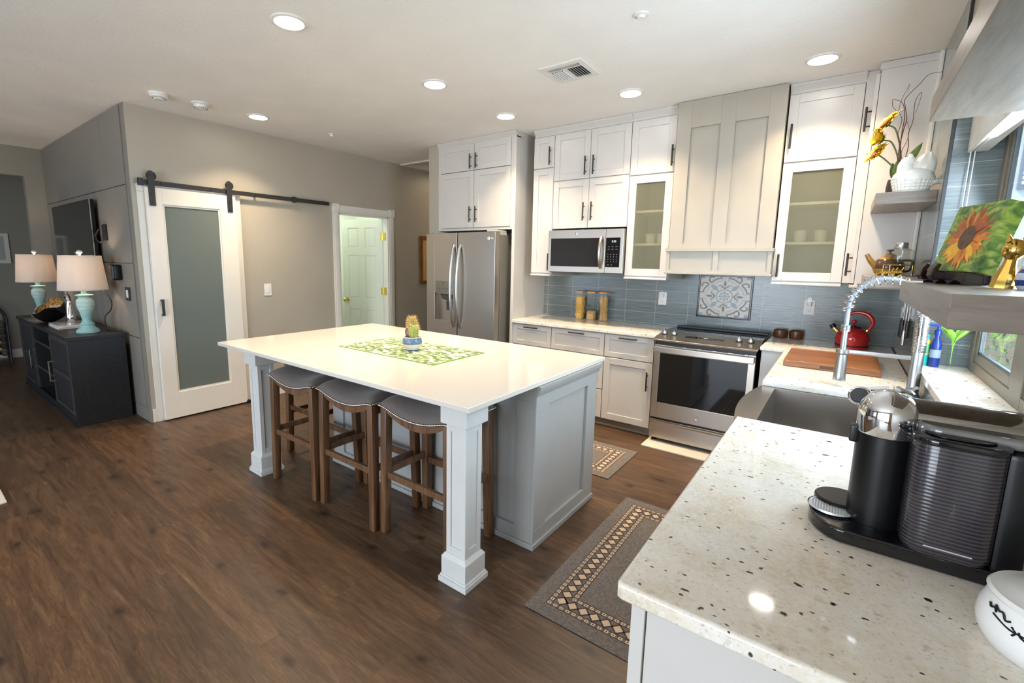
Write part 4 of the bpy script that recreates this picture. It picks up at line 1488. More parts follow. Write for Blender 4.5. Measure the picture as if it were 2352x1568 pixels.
for yc in (1.517, 2.16):
    b = MB(); b.xf = xd
    b.box(yc - .024, yc + .024, .0005, .007, 1.93, 2.20, bev=.001)
    b.prism([(yc - .024, 2.2), (yc + .024, 2.2)] + [(yc + .024 * math.cos(R(a)), 2.2 + .024 * math.sin(R(a))) for a in range(0, 181, 20)], .0005, .007, 'y')
    for z in (1.955, 2.03, 2.19): b.cyl((yc, .006, z), (yc, .012, z), .0085, seg=6)
    h = b.build('hanger_strap', M['black'], t)
    b = MB(); b.lathe([(0, -.009), (.030, -.009), (.037, -.007), (.032, 0), (.037, .007), (.030, .009), (0, .009)], (-4.8115, yc + .010, 2.182), 30, (1, 0, 0)); b.build('wheel', M['black'], h)
t = thing('barn_door_rail', 'black flat steel rail on the wall above the barn door', 'rail', (XL, 2.35, 2.125))
b = MB(); b.box(-4.815, -4.808, 1.425, 3.275, 2.103, 2.145, bev=.001); b.build('bar', M['black'], t)
for y in (1.60, 2.0, 2.43, 2.85, 3.24):
    b = MB(); b.cyl((XL + .0005, y, 2.124), (-4.808, y, 2.124), .011, seg=12); b.cyl((-4.808, y, 2.124), (-4.803, y, 2.124), .009, seg=6); b.build('spacer_bolt', M['black'], t)
for y in (1.445, 2.84):
    b = MB(); b.box(-4.822, -4.795, y - .02, y + .02, 2.093, 2.155, bev=.003); b.build('end_stop', M['black'], t)
b = MB(); b.box(-4.86, -4.78, 2.20, 2.24, 0, .004); b.box(-4.795, -4.788, 2.20, 2.24, 0, .03, bev=.002); b.box(-4.86, -4.842, 2.20, 2.24, 0, .03, bev=.002)
b.lathe([(0, .03), (.012, .03), (.012, .036), (0, .036)], (-4.79, 2.22, 0), 10)
tag(b.build('door_guide', M['black'], loc=(-4.82, 2.22, 0)), 'small black floor guide at the bottom corner of the barn door', 'door guide')
# ================================================================ on the island
def leaf_print():
    m, nt, p = new_mat('leaf_print_cloth')
    v = coords(nt, (26, 42, 1), (0, 0, 0), (0, 0, .5))
    nz = noise(nt, v, 1.2, 2, .5, out='Color')
    ad = N(nt, 'ShaderNodeVectorMath', _operation='MULTIPLY_ADD'); nt.links.new(nz, ad.inputs[0]); ad.inputs[1].default_value = (.7, .7, 0); nt.links.new(v, ad.inputs[2])
    vo = N(nt, 'ShaderNodeTexVoronoi', Scale=1.0); nt.links.new(ad.outputs[0], vo.inputs['Vector'])
    sp = nt.nodes.new('ShaderNodeSeparateColor'); nt.links.new(vo.outputs['Color'], sp.inputs[0])
    g = ramp(nt, sp.outputs[0], [(0, (.025, .075, .035)), (.35, (.11, .19, .04)), (.7, (.22, .31, .10)), (1, (.06, .13, .07))])
    c = mixc(nt, ramp(nt, vo.outputs['Distance'], [(.52, (1, 1, 1)), (.60, (0, 0, 0))]), (.62, .59, .46), g)
    nt.links.new(c, p.inputs['Base Color']); p.inputs['Roughness'].default_value = .9
    return m
b = MB(); b.box(-2.682, -1.80, 1.866, 2.335, .914, .9165, bev=.001)
b.mi = 1
for q in ((-2.685, -1.797, 1.862, 1.870), (-2.685, -1.797, 2.331, 2.339), (-2.686, -2.676, 1.862, 2.339), (-1.806, -1.796, 1.862, 2.339)): b.box(*q, .914, .9172, bev=.001)
tag(b.build('table_runner', [leaf_print(), plain('lime_green_edging', (.15, .27, .04), .9)], loc=(-2.24, 2.1, .914)), 'leaf-print green and cream cloth runner lying on the white island top', 'table runner')

t = thing('potted_cactus', 'three spiny cacti in a small blue banded pot on the island runner', 'cactus', (-2.215, 2.10, .9172))
pc = Vector((-2.215, 2.10, .9172))
b = MB()
blue = plain('glazed_blue_band', (.12, .19, .29), .3, var=.4, vs=90)
b.lathe([(0, 0), (.044, 0), (.046, .006), (.056, .020), (.063, .042), (.0645, .055), (.062, .070), (.056, .084), (.053, .088), (.049, .086), (.049, .076), (0, .076)],
        pc, 40, mis=[1, 1, 0, 0, 1, 1, 1, 0, 0, 0, 2])
b.build('pot', [plain('cream_glaze', (.74, .66, .56), .35), blue, plain('potting_soil', (.06, .03, .02), .95, var=.5, vs=200)], t)
def cactus(nm, c, H, r, ribs, col, spcol, spine, tilt=(0, 0), dots=None, nsp=8):
    b = MB()
    xf = Matrix.Translation(c) @ Matrix.Rotation(tilt[0], 4, 'X') @ Matrix.Rotation(tilt[1], 4, 'Y')
    def rad(v): return r * (math.sin(PI * min(1, .16 + .84 * v)) ** .45 if v < 1 else 0)
    def fn(u, v):
        a = 2 * PI * u
        rr = rad(v) * (1 - .13 * (.5 + .5 * math.cos(ribs * a)))
        return xf @ Vector((rr * math.cos(a), rr * math.sin(a), H * v))
    b.surf(fn, ribs * 6, 14)
    b.build(nm, col, t, angle=70)
    b = MB()
    rnd = random.Random(ribs)
    for k in range(ribs):
        a = 2 * PI * (k + .5) / ribs
        for j in range(1, nsp + 1):
            v = .12 + .86 * j / (nsp + .5)
            p = Vector((rad(v) * math.cos(a), rad(v) * math.sin(a), H * v))
            for q in range(4):
                d = Vector((math.cos(a + rnd.uniform(-.9, .9)), math.sin(a + rnd.uniform(-.9, .9)), rnd.uniform(-.3, .6 + v))).normalized()
                L = spine * rnd.uniform(.6, 1.3) * (.55 + .7 * v)
                b.tube([xf @ p, xf @ (p + d * L)], [.0006, .00025], seg=3)
    b.build('spines', spcol, t)
straw = plain('straw_spines', (.82, .52, .20), .6)
pale = plain('pale_spines', (.86, .72, .40), .6)
cactus('tall_stem', pc + Vector((-.012, .016, .074)), .145, .033, 14, plain('cactus_olive', (.20, .22, .06), .6), straw, .017, (0, -.05), nsp=11)
cactus('ribbed_stem', pc + Vector((.018, -.004, .074)), .096, .030, 9, plain('cactus_green', (.24, .30, .05), .55), pale, .019, (0, .10), nsp=6)
b = MB()
pad = pc + Vector((-.022, -.016, .074))
b.ball(pad + Vector((-.006, 0, .034)), (.017, .012, .038), 18, 14, Matrix.Rotation(-.22, 3, 'Y'))
b.build('pad_stem', plain('cactus_maroon', (.15, .05, .045), .6), t)
b = MB()
rnd = random.Random(3)
for k in range(60):
    th, ph = rnd.uniform(0, 2 * PI), rnd.uniform(.2, 2.7)
    p = Matrix.Rotation(-.22, 3, 'Y') @ Vector((.0172 * math.sin(ph) * math.cos(th), .0122 * math.sin(ph) * math.sin(th), .0382 * math.cos(ph)))
    b.ball(pad + Vector((-.006, 0, .034)) + p, .0014, 5, 4)
b.build('bristle_dots', plain('pale_bristles', (.75, .62, .52), .8), t)

# ================================================================ back worktop
def jar(label, x, y, level, kind):
    t = thing('storage_jar', label, 'jar', (x, y, .914), 'pasta jars by the tile wall')
    c = (x, y, 0)
    b = MB()
    h = .042
    def rr(w, n=6): return [(x + sx * (w - .012) + .012 * math.cos(R(a)), y + sy * (w - .012) + .012 * math.sin(R(a))) for sx, sy, a0 in ((1, 1, 0), (-1, 1, 90), (-1, -1, 180), (1, -1, 270)) for a in [a0 + 90 * k / n for k in range(n + 1)]]
    b.prism(rr(h), .9145, 1.192, 'z')
    b.build('glass', M['jarglass'], t)
    b = MB(); b.prism(rr(h + .001), 1.192, 1.207, 'z', bev=.003); b.build('lid', M['lidwood'], t)
    b = MB(); rnd = random.Random(level)
    w = h - .006
    if kind == 'spaghetti':
        for k in range(150):
            p = Vector((x + rnd.uniform(-w, w) * .9, y + rnd.uniform(-w, w) * .9, .918))
            q = Vector((x + rnd.uniform(-w, w) * .95, y + rnd.uniform(-w, w) * .95, rnd.uniform(1.13, 1.165)))
            b.tube([p, q], .0017, seg=4)
    else:
        top = .917 + level
        b.prism(rr(w - .004), .917, top - .008, 'z')
        n = int(330 * level / .2) + 60
        for k in range(n):
            z = rnd.uniform(.920, top)
            if rnd.random() < .8:
                s_ = rnd.choice((0, 1, 2, 3)); a_ = rnd.uniform(-w, w) * .95
                p = Vector((x + a_, y - w + .002, z)) if s_ in (0, 1) else (Vector((x + w - .002, y + a_, z)) if s_ == 2 else Vector((x - w + .002, y + a_, z)))
            else:
                p = Vector((x + rnd.uniform(-w, w) * .9, y + rnd.uniform(-w, w) * .9, top - .006))
            d = Vector((rnd.uniform(-1, 1), rnd.uniform(-.3, .3), rnd.uniform(-1, 1))).normalized()
            e = d.orthogonal().normalized()
            b.tube([p - d * .006 + e * .002, p, p + d * .006 + e * .002], .0027, seg=5)
    col = {'spaghetti': (.74, .46, .15), 'a': (.78, .47, .10), 'b': (.70, .43, .16)}[kind]
    o = b.build('pasta', plain('dry_pasta_' + kind, col, .5, var=.25, vs=120), t)
    o['kind'] = 'stuff'
jar('square glass jar filled almost to the lid with short curly pasta', -2.165, 4.45, .232, 'a')
jar('square glass jar only a third full of short pasta, middle of three', -2.037, 4.455, .088, 'b')
jar('square glass jar full of upright spaghetti', -1.908, 4.46, .2, 'spaghetti')

def outlet(label, xf, u, v, light=True, cat='outlet'):
    c = xf @ Vector((u, 0, v))
    t = thing('wall_outlet', label, cat, c)
    b = MB(); b.xf = xf
    b.box(u - .038, u + .038, 0, .006, v - .061, v + .061, bev=.003); b.build('cover_plate', M['whiteplastic'], t)
    b = MB(); b.xf = xf
    for dv_ in (.024, -.024): b.box(u - .017, u + .017, .003, .0075, v + dv_ - .016, v + dv_ + .016, bev=.004)
    b.build('receptacle', M['whiteplastic'], t)
    b = MB(); b.xf = xf
    for dv_ in (.024, -.024):
        b.box(u - .008, u - .006, .007, .0079, v + dv_ - .002, v + dv_ + .007); b.box(u + .006, u + .008, .007, .0079, v + dv_ - .002, v + dv_ + .007)
        b.cyl((u, .007, v + dv_ - .008), (u, .0079, v + dv_ - .008), .0028, seg=8)
    b.build('slots', M['darkgrey'], t)
    if light:
        b = MB(); b.xf = xf
        b.box(u - .014, u + .014, .0075, .03, v + .012, v + .042, bev=.004)
        t2 = thing('night_light', 'small clear plug-in night light in the ' + ('outlet left of the patterned tile panel' if u < -1 else 'outlet right of the patterned tile panel'), 'night light', xf @ Vector((u, .0075, v + .024)), 'night lights on the tile wall')
        b.build('plug', M['whiteplastic'], t2)
        b = MB(); b.xf = xf
        b.prism([(u - .017, v + .034), (u + .017, v + .034), (u + .017, v + .07), (u + .008, v + .084), (u - .008, v + .084), (u - .017, v + .07)], .008, .034, 'y', bev=.003)
        b.build('lens', M['glass'], t2)
    return t
xw = XFY(YB - .007)
outlet('white outlet on the blue tile wall between the jars and the range', xw, -1.355, 1.172)
outlet('white outlet on the blue tile wall between the range and the kettle', xw, -.200, 1.172)
xwr = XFX(XR - .007)
outlet('white outlet on the window wall beyond the hanging knives', xwr, 4.17, 1.18, False)
outlet('white outlet on the window wall between the knives and the window', xwr, 3.27, 1.16, False)

# patterned tile panel above the range
t = thing('tile_panel', 'framed patterned tile panel in beige, grey and blue above the range', 'tile panel', (-.823, YB - .008, 1.03))
tx0, tx1, tz0, tz1 = -1.028, -.623, 1.045, 1.395
TCX, TCZ, TS = -.8255, 1.222, .203
cr, br_, bl = plain('beige_glazed_tile', (.56, .50, .42), .25), plain('taupe_glaze', (.135, .108, .088), .3), plain('dusty_blue_glaze', (.24, .29, .33), .3)
b = MB(); b.box(tx0, tx1, YB - .012, YB - .0071, tz0 - .005, tz1 + .03)
SX, SZ = (tx1 - tx0) / 2, .183
def tp(x, z): return Vector((TCX + x * SX, 0, TCZ + z * SZ))
def flat(pts, lvl, mi):
    y = YB - .0122 - lvl * .0002
    cen = sum((tp(*p) for p in pts), Vector()) / len(pts)
    V_ = [(cen.x, y, cen.z)] + [(tp(*p).x, y, tp(*p).z) for p in pts]
    n_ = len(pts)
    b.poly(V_, [(0, i + 1, (i + 1) % n_ + 1) for i in range(n_)], mi)
def ribbon(pts, w, lvl, mi):
    y = YB - .0122 - lvl * .0002
    P_ = [Vector((p[0], p[1])) for p in pts]
    V_ = []
    for i, p in enumerate(P_):
        d = (P_[min(i + 1, len(P_) - 1)] - P_[max(i - 1, 0)]).normalized()
        ww = w(i / (len(P_) - 1)) if callable(w) else w
        nn = Vector((-d.y, d.x)) * ww
        for s_ in (1, -1):
            q = tp(*(p + nn * s_)); V_.append((q.x, y, q.z))
    b.poly(V_, [(2 * i, 2 * i + 1, 2 * i + 3, 2 * i + 2) for i in range(len(P_) - 1)], mi)
def ell(cx, cz, rx, rz, rot=0, n_=28): return [(cx + rx * math.cos(a) * math.cos(rot) - rz * math.sin(a) * math.sin(rot), cz + rx * math.cos(a) * math.sin(rot) + rz * math.sin(a) * math.cos(rot)) for a in [2 * PI * k / n_ for k in range(n_)]]
ribbon([(.325 * math.cos(a), .325 * math.sin(a)) for a in [2 * PI * k / 48 for k in range(49)]], .012, 1, 1)
ribbon([(.29 * math.cos(a), .29 * math.sin(a)) for a in [2 * PI * k / 48 for k in range(49)]], .005, 1, 2)
for k in range(8):
    a = PI / 4 * k
    ribbon([(.02 * math.cos(a), .02 * math.sin(a)), (.12 * math.cos(a), .12 * math.sin(a))], .014, 1, 2)
    flat(ell(.175 * math.cos(a), .175 * math.sin(a), .055, .05, a), 2, 2)
def rot(p, k):
    for _ in range(k): p = (-p[1], p[0])
    return p
def r2(pts, k): return [rot(p, k) for p in pts]
sp2 = lambda pts, n_=6: [(p.x, p.y) for p in spline([(x, z, 0) for x, z in pts], n_) for p in (Vector((p.x, p.y)),)]
for k in range(4):
    # leaf arrow pointing outwards
    flat(r2([(0, .46), (.05, .52), (.03, .54), (.085, .62), (.04, .61), (.05, .68), (0, .76), (-.05, .68), (-.04, .61), (-.085, .62), (-.03, .54), (-.05, .52)], k), 2, 1)
    for s_ in (1, -1):
        ribbon(r2(sp2([(0, .40), (s_ * .05, .41), (s_ * .10, .47), (s_ * .12, .53), (s_ * .19, .545)]), k), lambda q: .032 * (1 - q) + .004, 2, 1)
        ribbon(r2(sp2([(s_ * .17, .38), (s_ * .13, .45), (s_ * .17, .52), (s_ * .24, .51), (s_ * .25, .46)]), k), lambda q: .012 + .03 * q * (1.2 - q), 2, 2)
        # quatrefoil outline
        ribbon(r2(sp2([(s_ * .12, .93), (s_ * .12, .80), (s_ * .14, .74), (s_ * .26, .70), (s_ * .42, .60), (s_ * .50, .50)]), k), .013, 1, 2)
        ribbon(r2(sp2([(s_ * .18, .97), (s_ * .19, .86), (s_ * .30, .84), (s_ * .44, .75), (s_ * .56, .66), (s_ * .64, .78), (s_ * .60, .90), (s_ * .50, .93), (s_ * .47, .86)]), k), lambda q: .022 + .012 * math.sin(PI * q), 2, 1)
    # round blue buds on the diagonals and corner motifs
    flat(r2(ell(.40, .40, .135, .10, PI / 4), k), 2, 2)
    ribbon(r2(sp2([(.24, .24), (.28, .29), (.33, .33)]), k), .03, 3, 2)
    ribbon(r2(sp2([(.50, .56), (.53, .53), (.56, .50)]), k), .02, 4, 2)
    flat(r2(ell(.92, .92, .11, .08, PI / 4), k), 2, 2)
    flat(r2(ell(.16, .975, .028, .02), k), 1, 1)
ribbon([(-1, .0), (1, .0)], .003, 3, 1); ribbon([(0, -.97), (0, .97)], .003, 3, 1)
b.build('patterned_tiles', [cr, br_, bl], t)
for q in ((tx0 - .014, tx0, tz0 - .016, 1.425), (tx1, tx1 + .016, tz0 - .018, 1.425), (tx0 - .016, tx1, tz0 - .016, tz0), (tx0, tx1, 1.395, 1.418)):
    b = MB(); b.box(q[0], q[1], YB - .022, YB - .0071, q[2], q[3], bev=.003); b.build('frame_strip', plain('black_pencil_tile', (.012, .011, .013), .2), t)

# ================================================================ cups, kettle, cutting board
b = MB()
prof = [(0, 0), (.040, 0), (.046, .006), (.050, .032), (.047, .064), (.043, .067), (.040, .063), (.042, .03), (.036, .012), (0, .010)]
for i, (x, y) in enumerate(((-.372, 4.47), (-.262, 4.475))):
    b = MB(); b.lathe(prof, (x, y, .914), 32)
    tag(b.build('wooden_cup', M['cupwood'], loc=(x, y, .914)), ['small burl wood cup beside the range, the nearer one to the cooktop', 'small burl wood cup between its twin and the kettle'][i], 'cup', 'burl wood cups by the range')

t = thing('kettle', 'glossy red whistling kettle in the worktop corner', 'kettle', (.09, 4.28, .914))
kc = Vector((.09, 4.28, .914))
b = MB()
b.lathe([(0, 0), (.088, 0), (.098, .006), (.099, .016), (.0945, .022), (.0945, .03), (.103, .06), (.100, .09), (.086, .122), (.062, .142), (.046, .150), (0, .150)], kc, 48)
b.build('body', M['red'], t)
b = MB(); b.lathe([(.0955, .021), (.1005, .022), (.1005, .026), (.0955, .027)], kc, 48, open_=True); b.build('base_band', M['black'], t)
b = MB(); b.lathe([(0, .149), (.047, .149), (.046, .156), (.022, .166), (.0, .169)], kc, 36); ld = b.build('lid', M['blackgloss'], t)
b = MB(); b.lathe([(0, .168), (.006, .168), (.007, .176), (.014, .186), (.015, .196), (.009, .207), (0, .209)], kc, 20); b.build('lid_knob', M['red'], ld)
hd = Vector((1, -.12, 0)).normalized()
b = MB()
b.tube(spline([kc + hd * .077 + Vector((0, 0, .126)), kc + hd * .105 + Vector((0, 0, .19)), kc + hd * .075 + Vector((0, 0, .247)), kc + hd * .01 + Vector((0, 0, .262)), kc + hd * -.045 + Vector((0, 0, .240))], 10), [.010 + .005 * math.sin(PI * k / 40) for k in range(41)], seg=16)
b.build('handle', M['red'], t)
b = MB(); b.tube([kc + hd * .070 + Vector((0, 0, .118)), kc + hd * .082 + Vector((0, 0, .14))], [.015, .012], seg=14); b.build('handle_ferrule', M['gold'], t)
sp_ = -hd
b = MB(); b.tube(spline([kc + sp_ * .075 + Vector((0, 0, .10)), kc + sp_ * .105 + Vector((0, 0, .125)), kc + sp_ * .124 + Vector((0, 0, .152))], 6), [.026, .024, .022, .02, .0185, .017, .0165, .016, .016, .016, .016, .016, .016], seg=18); b.build('spout', M['brass'], t)
b = MB(); b.tube([kc + sp_ * .114 + Vector((0, 0, .138)), kc + sp_ * .130 + Vector((0, 0, .162))], [.0195, .018], seg=18); b.build('whistle_cap', M['blackplastic'], t)

b = MB()
tb = bmesh.new()
b.box(-.238, .212, 3.225, 3.74, .9145, .951, bev=.005, seg=3)
b.xf = Matrix.Identity(4)
tag(b.build('cutting_board', M['board'], loc=(0, 3.48, .914)), 'thick cherry wood cutting board lying on the granite beside the sink', 'cutting board')
cb = bpy.data.objects['cutting_board']
b = MB(); b.box(-.06, .055, 3.2235, 3.2262, .924, .941, bev=.004)
b.build('finger_groove', wood('groove_wood', (.05, .014, .005), (.09, .028, .010), (.13, .045, .016), 'x'), cb)  # groove not cut in; its shade is painted as a darker patch

# ================================================================ hanging knives
b = MB(); b.box(XR - .026, XR - .0075, 3.42, 3.98, 1.285, 1.33, bev=.003)
tag(b.build('magnetic_strip', M['walnut'], loc=(XR - .02, 3.7, 1.31)), 'wooden magnetic knife strip on the tiled window wall', 'knife rack')
rnd = random.Random(5)
kn = (('wide chef knife, black handle lowest of the knives on the tiled wall', 3.66, .020, 1.16, .115), ('black handled knife furthest from the window on the magnetic strip', 3.86, .016, 1.19, .115), ('black handled knife just right of the furthest knife on the strip', 3.79, .014, 1.185, .11), ('black handled knife nearest the window on the magnetic strip', 3.52, .016, 1.205, .10))
for lab, y, w, zt, L in kn:
    t = thing('kitchen_knife', lab, 'knife', (XR - .03, y, zt), 'knives on the magnetic strip')
    b = MB(); b.prism([(y - w, zt), (y + w, zt), (y + w, zt + .10), (y + w * .4, zt + .17), (y - w, zt + .185)], XR - .030, XR - .028, 'x'); b.build('blade', M['silver'], t)
    b = MB(); b.box(XR - .038, XR - .020, y - w * .8, y + w * .8, zt - L, zt, bev=.006); b.build('handle', M['blackplastic'], t)
t = thing('sharpening_steel', 'thin steel rod hanging among the knives, ring at the bottom', 'sharpening steel', (XR - .033, 3.59, 1.07))
b = MB(); b.cyl((XR - .033, 3.59, 1.14), (XR - .033, 3.59, 1.34), .0045, seg=10); b.build('rod', M['silver'], t)
b = MB(); b.lathe([(0, 0), (.009, 0), (.011, .03), (.008, .085), (0, .088)], (XR - .033, 3.59, 1.055), 14); b.build('handle', M['silver'], t)

# ================================================================ on the window sill
t = thing('dish_brush_bottle', 'blue bottle standing on the window sill behind the tap', 'bottle', (.385, 3.075, WZ0))
c = (.385, 3.075, WZ0)
bluep = plain('cobalt_plastic', (.010, .030, .20), .25)
b = MB(); b.lathe([(0, 0), (.019, 0), (.020, .006), (.020, .11), (.015, .13), (.009, .14), (.009, .155), (0, .155)], c, 24); b.build('bottle', bluep, t)
b = MB(); b.lathe([(.0203, .045), (.0204, .085)], c, 24, open_=True); b.build('label_band', plain('pale_label', (.25, .30, .45), .4), t)
b = MB(); b.lathe([(0, .155), (.013, .155), (.013, .178), (.006, .182), (.006, .2), (0, .2)], c, 16); b.box(c[0] - .035, c[0] + .008, c[1] - .006, c[1] + .006, WZ0 + .195, WZ0 + .207, bev=.003); b.build('pump', bluep, t)
t = thing('dish_soap', 'small teal and orange soap bottle at the far end of the window sill', 'bottle', (.352, 3.095, WZ0))
c = (.352, 3.095, WZ0)
b = MB(); b.lathe([(0, 0), (.017, 0), (.018, .005), (.018, .055), (.0175, .06), (.0175, .11), (.012, .125), (.008, .13), (0, .13)], c, 20, mis=[1, 1, 1, 0, 2, 0, 0, 0])
b.build('bottle', [plain('orange_soap', (.85, .40, .03), .25), plain('teal_soap', (.01, .38, .36), .25), plain('green_label', (.10, .40, .14), .4)][::1], t)
b = MB(); b.lathe([(0, .13), (.008, .13), (.008, .15), (.004, .155), (0, .155)], c, 14); b.build('cap', plain('teal_cap', (.01, .45, .42), .3), t)
t = thing('small_plant', 'lime green leafy sprig in a slim glass on the window sill', 'plant', (.445, 3.095, WZ0))
c = Vector((.445, 3.095, WZ0))
b = MB(); b.lathe([(0, 0), (.016, 0), (.018, .12), (.016, .12), (.015, .01), (0, .008)], c, 20); b.build('vase', M['jarglass'], t)
b = MB(); rnd = random.Random(11)
for k in range(12):
    a = rnd.uniform(0, 2 * PI); L = rnd.uniform(.05, .09)
    p0 = c + Vector((0, 0, .02)); p1 = c + Vector((.006 * math.cos(a), .006 * math.sin(a), .13)); p2 = p1 + Vector((L * .7 * math.cos(a), min(.03, L * .7 * math.sin(a)), L))
    pts = spline([p0, p1, p2], 6)
    b.tube(pts, [.0018] * 6 + [.002, .006, .009, .010, .008, .005, .001], seg=5)
b.build('leaves', plain('lime_leaf', (.25, .50, .06), .5), t)
# ================================================================ floating shelves by the window
def shelf(label, x0, x1, y0, y1, z0, z1):
    b = MB(); b.box(x0, x1, y0, y1, z0, z1, bev=.0015, seg=1)
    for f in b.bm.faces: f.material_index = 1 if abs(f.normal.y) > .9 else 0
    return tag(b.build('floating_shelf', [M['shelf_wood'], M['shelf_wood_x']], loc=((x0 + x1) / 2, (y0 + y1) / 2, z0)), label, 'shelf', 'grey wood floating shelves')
shelf('grey wood floating shelf holding the white hen dish and the sunflowers', .09, XR - .0075, 3.33, 3.93, 1.838, 1.898)
shelf('grey wood floating shelf holding the teapot and the glass bottle', .09, XR - .0075, 3.33, 3.93, 1.393, 1.453)
shelf('grey wood floating shelf in front of the window holding the sunflower painting', .145, XR - .0005, 1.09, 1.98, 1.405, 1.465)
shelf('grey wood floating shelf at the top right corner, highest by the window', .145, XR - .0005, .75, 1.86, 1.913, 1.980)

# sunflowers and willow in a dark vase
t = thing('sunflower_vase', 'dark vase of three sunflowers and curly twigs behind the white hen dish', 'vase', (.175, 3.66, 1.898))
vc = Vector((.175, 3.66, 1.898))
b = MB(); b.lathe([(0, 0), (.030, 0), (.036, .02), (.037, .06), (.033, .10), (.030, .108), (.027, .105), (.029, .06), (.026, .01), (0, .008)], vc, 28)
b.build('vase', plain('dark_bronze_glaze', (.06, .05, .045), .3), t)
petal_m = plain('sunflower_yellow', (.86, .52, .010), .55, var=.25, vs=60)
heart_m = plain('sunflower_heart', (.16, .05, .01), .9, var=.4, vs=300)
stem_m = plain('sunflower_stem', (.16, .20, .10), .6)
sepal_m = plain('sunflower_sepal', (.14, .22, .03), .6)
def sunflower(c, nrm, r, n_=20, closed=.0):
    nrm = Vector(nrm).normalized(); c = Vector(c)
    q = Vector((0, 0, 1)).rotation_difference(nrm).to_matrix().to_4x4()
    xf_ = Matrix.Translation(c) @ q
    f = MB(); f.xf = xf_
    rnd = random.Random(int(c.z * 1000))
    for ring_ in range(3):
        for k in range(n_):
            a = 2 * PI * (k + .5 * ring_) / n_ + rnd.uniform(-.08, .08)
            L = r * rnd.uniform(.85, 1.1) * (1 - .14 * ring_)
            up = closed * r + ring_ * .006 + rnd.uniform(-.003, .006)
            w = r * .15
            d = Vector((math.cos(a), math.sin(a), 0)); s_ = Vector((-d.y, d.x, 0))
            i0 = d * r * .38
            P_ = [i0 - s_ * w * .5, i0 + s_ * w * .5, d * (r * .38 + (L - r * .38) * .5) + s_ * w + Vector((0, 0, up * .7 + .004)), d * L + Vector((0, 0, up)), d * (r * .38 + (L - r * .38) * .5) - s_ * w + Vector((0, 0, up * .7 + .004))]
            P_.append(d * (r * .38 + (L - r * .38) * .5) + Vector((0, 0, up * .7)))
            f.poly([tuple(p) for p in P_], [(0, 1, 5), (1, 2, 5), (2, 3, 5), (3, 4, 5), (4, 0, 5)])
    h = f.build('sunflower', petal_m, t)
    f = MB(); f.xf = xf_
    f.ball((0, 0, .002), (r * .42, r * .42, r * .12), 18, 8); f.build('flower_heart', heart_m, h)
    f = MB(); f.xf = xf_
    f.lathe([(0, -.022), (.007, -.02), (r * .35, -.008), (r * .42, -.002)], (0, 0, 0), 16, open_=True)
    for k in range(14):
        a = 2 * PI * k / 14; d = Vector((math.cos(a), math.sin(a), 0)); s_ = Vector((-d.y, d.x, 0))
        f.poly([tuple(d * r * .35 - s_ * .006 + Vector((0, 0, -.007))), tuple(d * r * .35 + s_ * .006 + Vector((0, 0, -.007))), tuple(d * r * .75 + Vector((0, 0, -.006)))], [(0, 1, 2)])
    f.build('sepals', sepal_m, h)
    f = MB()
    base = c - nrm * .02
    m1 = base - nrm * .05; foot = vc + Vector((0, 0, .07))
    mid = (m1 + foot) / 2 + Vector((.022, 0, .012))
    f.tube(spline([base, m1, mid, foot], 8), .0042, seg=8); f.build('stem', stem_m, h)
sunflower((.100, 3.62, 2.318), (-.72, -.30, .62), .088)
sunflower((.083, 3.62, 2.233), (-.75, -.45, .28), .054, 14, .35)
sunflower((.073, 3.62, 2.158), (-.70, -.40, .58), .074, 18)
b = MB()
for pts, w in ((((.18, 1.99), (.20, 2.06), (.185, 2.14), (.165, 2.22)), .0),):
    pass
def leafy(p0, p1, w, bend):
    p0, p1 = Vector(p0), Vector(p1); d = p1 - p0; s_ = Vector((.35, -.85, .38)).cross(d).normalized()
    b.surf(lambda u, v: p0 + d * u + s_ * (w * math.sin(PI * u) ** .8 * (v - .5) * 2) + Vector((0, -1, .2)) * bend * (math.sin(PI * u) - abs(v - .5) * .8), 10, 4)
leafy((.185, 3.62, 2.02), (.262, 3.52, 2.175), .020, .012)
leafy((.17, 3.63, 1.99), (.150, 3.58, 2.09), .020, .01)
leafy((.165, 3.60, 1.99), (.17, 3.56, 2.10), .016, .012)
b.build('leaves', plain('dull_green_leaf', (.13, .20, .05), .55, var=.3, vs=80), t)
b = MB()
def twig(pts, r=.0024):
    b.tube(spline([(x, 3.64 - .02 * k / len(pts), z) for k, (x, z) in enumerate(pts)], 6), [r * (1 - .6 * i / (6 * (len(pts) - 1))) for i in range(6 * (len(pts) - 1) + 1)], seg=6)
twig([(.178, 1.99), (.182, 2.10), (.178, 2.18), (.176, 2.26), (.178, 2.34), (.168, 2.40), (.150, 2.43), (.115, 2.447)], .003)
twig([(.180, 1.99), (.176, 2.08), (.174, 2.18), (.181, 2.27), (.188, 2.33), (.174, 2.40), (.170, 2.44), (.22, 2.505), (.25, 2.545), (.275, 2.552), (.31, 2.55)], .0028)
twig([(.200, 2.00), (.205, 2.10), (.212, 2.18), (.205, 2.25), (.216, 2.32), (.214, 2.42), (.236, 2.462), (.230, 2.40), (.222, 2.355)], .0024)
twig([(.198, 2.00), (.199, 2.08), (.186, 2.15), (.202, 2.21), (.205, 2.27), (.185, 2.33)], .002)
twig([(.178, 2.2), (.16, 2.25), (.168, 2.33), (.150, 2.38), (.155, 2.44), (.172, 2.49), (.180, 2.515), (.176, 2.47)], .0018)
twig([(.116, 2.447), (.12, 2.41), (.145, 2.38), (.175, 2.375)], .0018)
b.build('twigs', plain('red_brown_twig', (.16, .050, .03), .6), t)

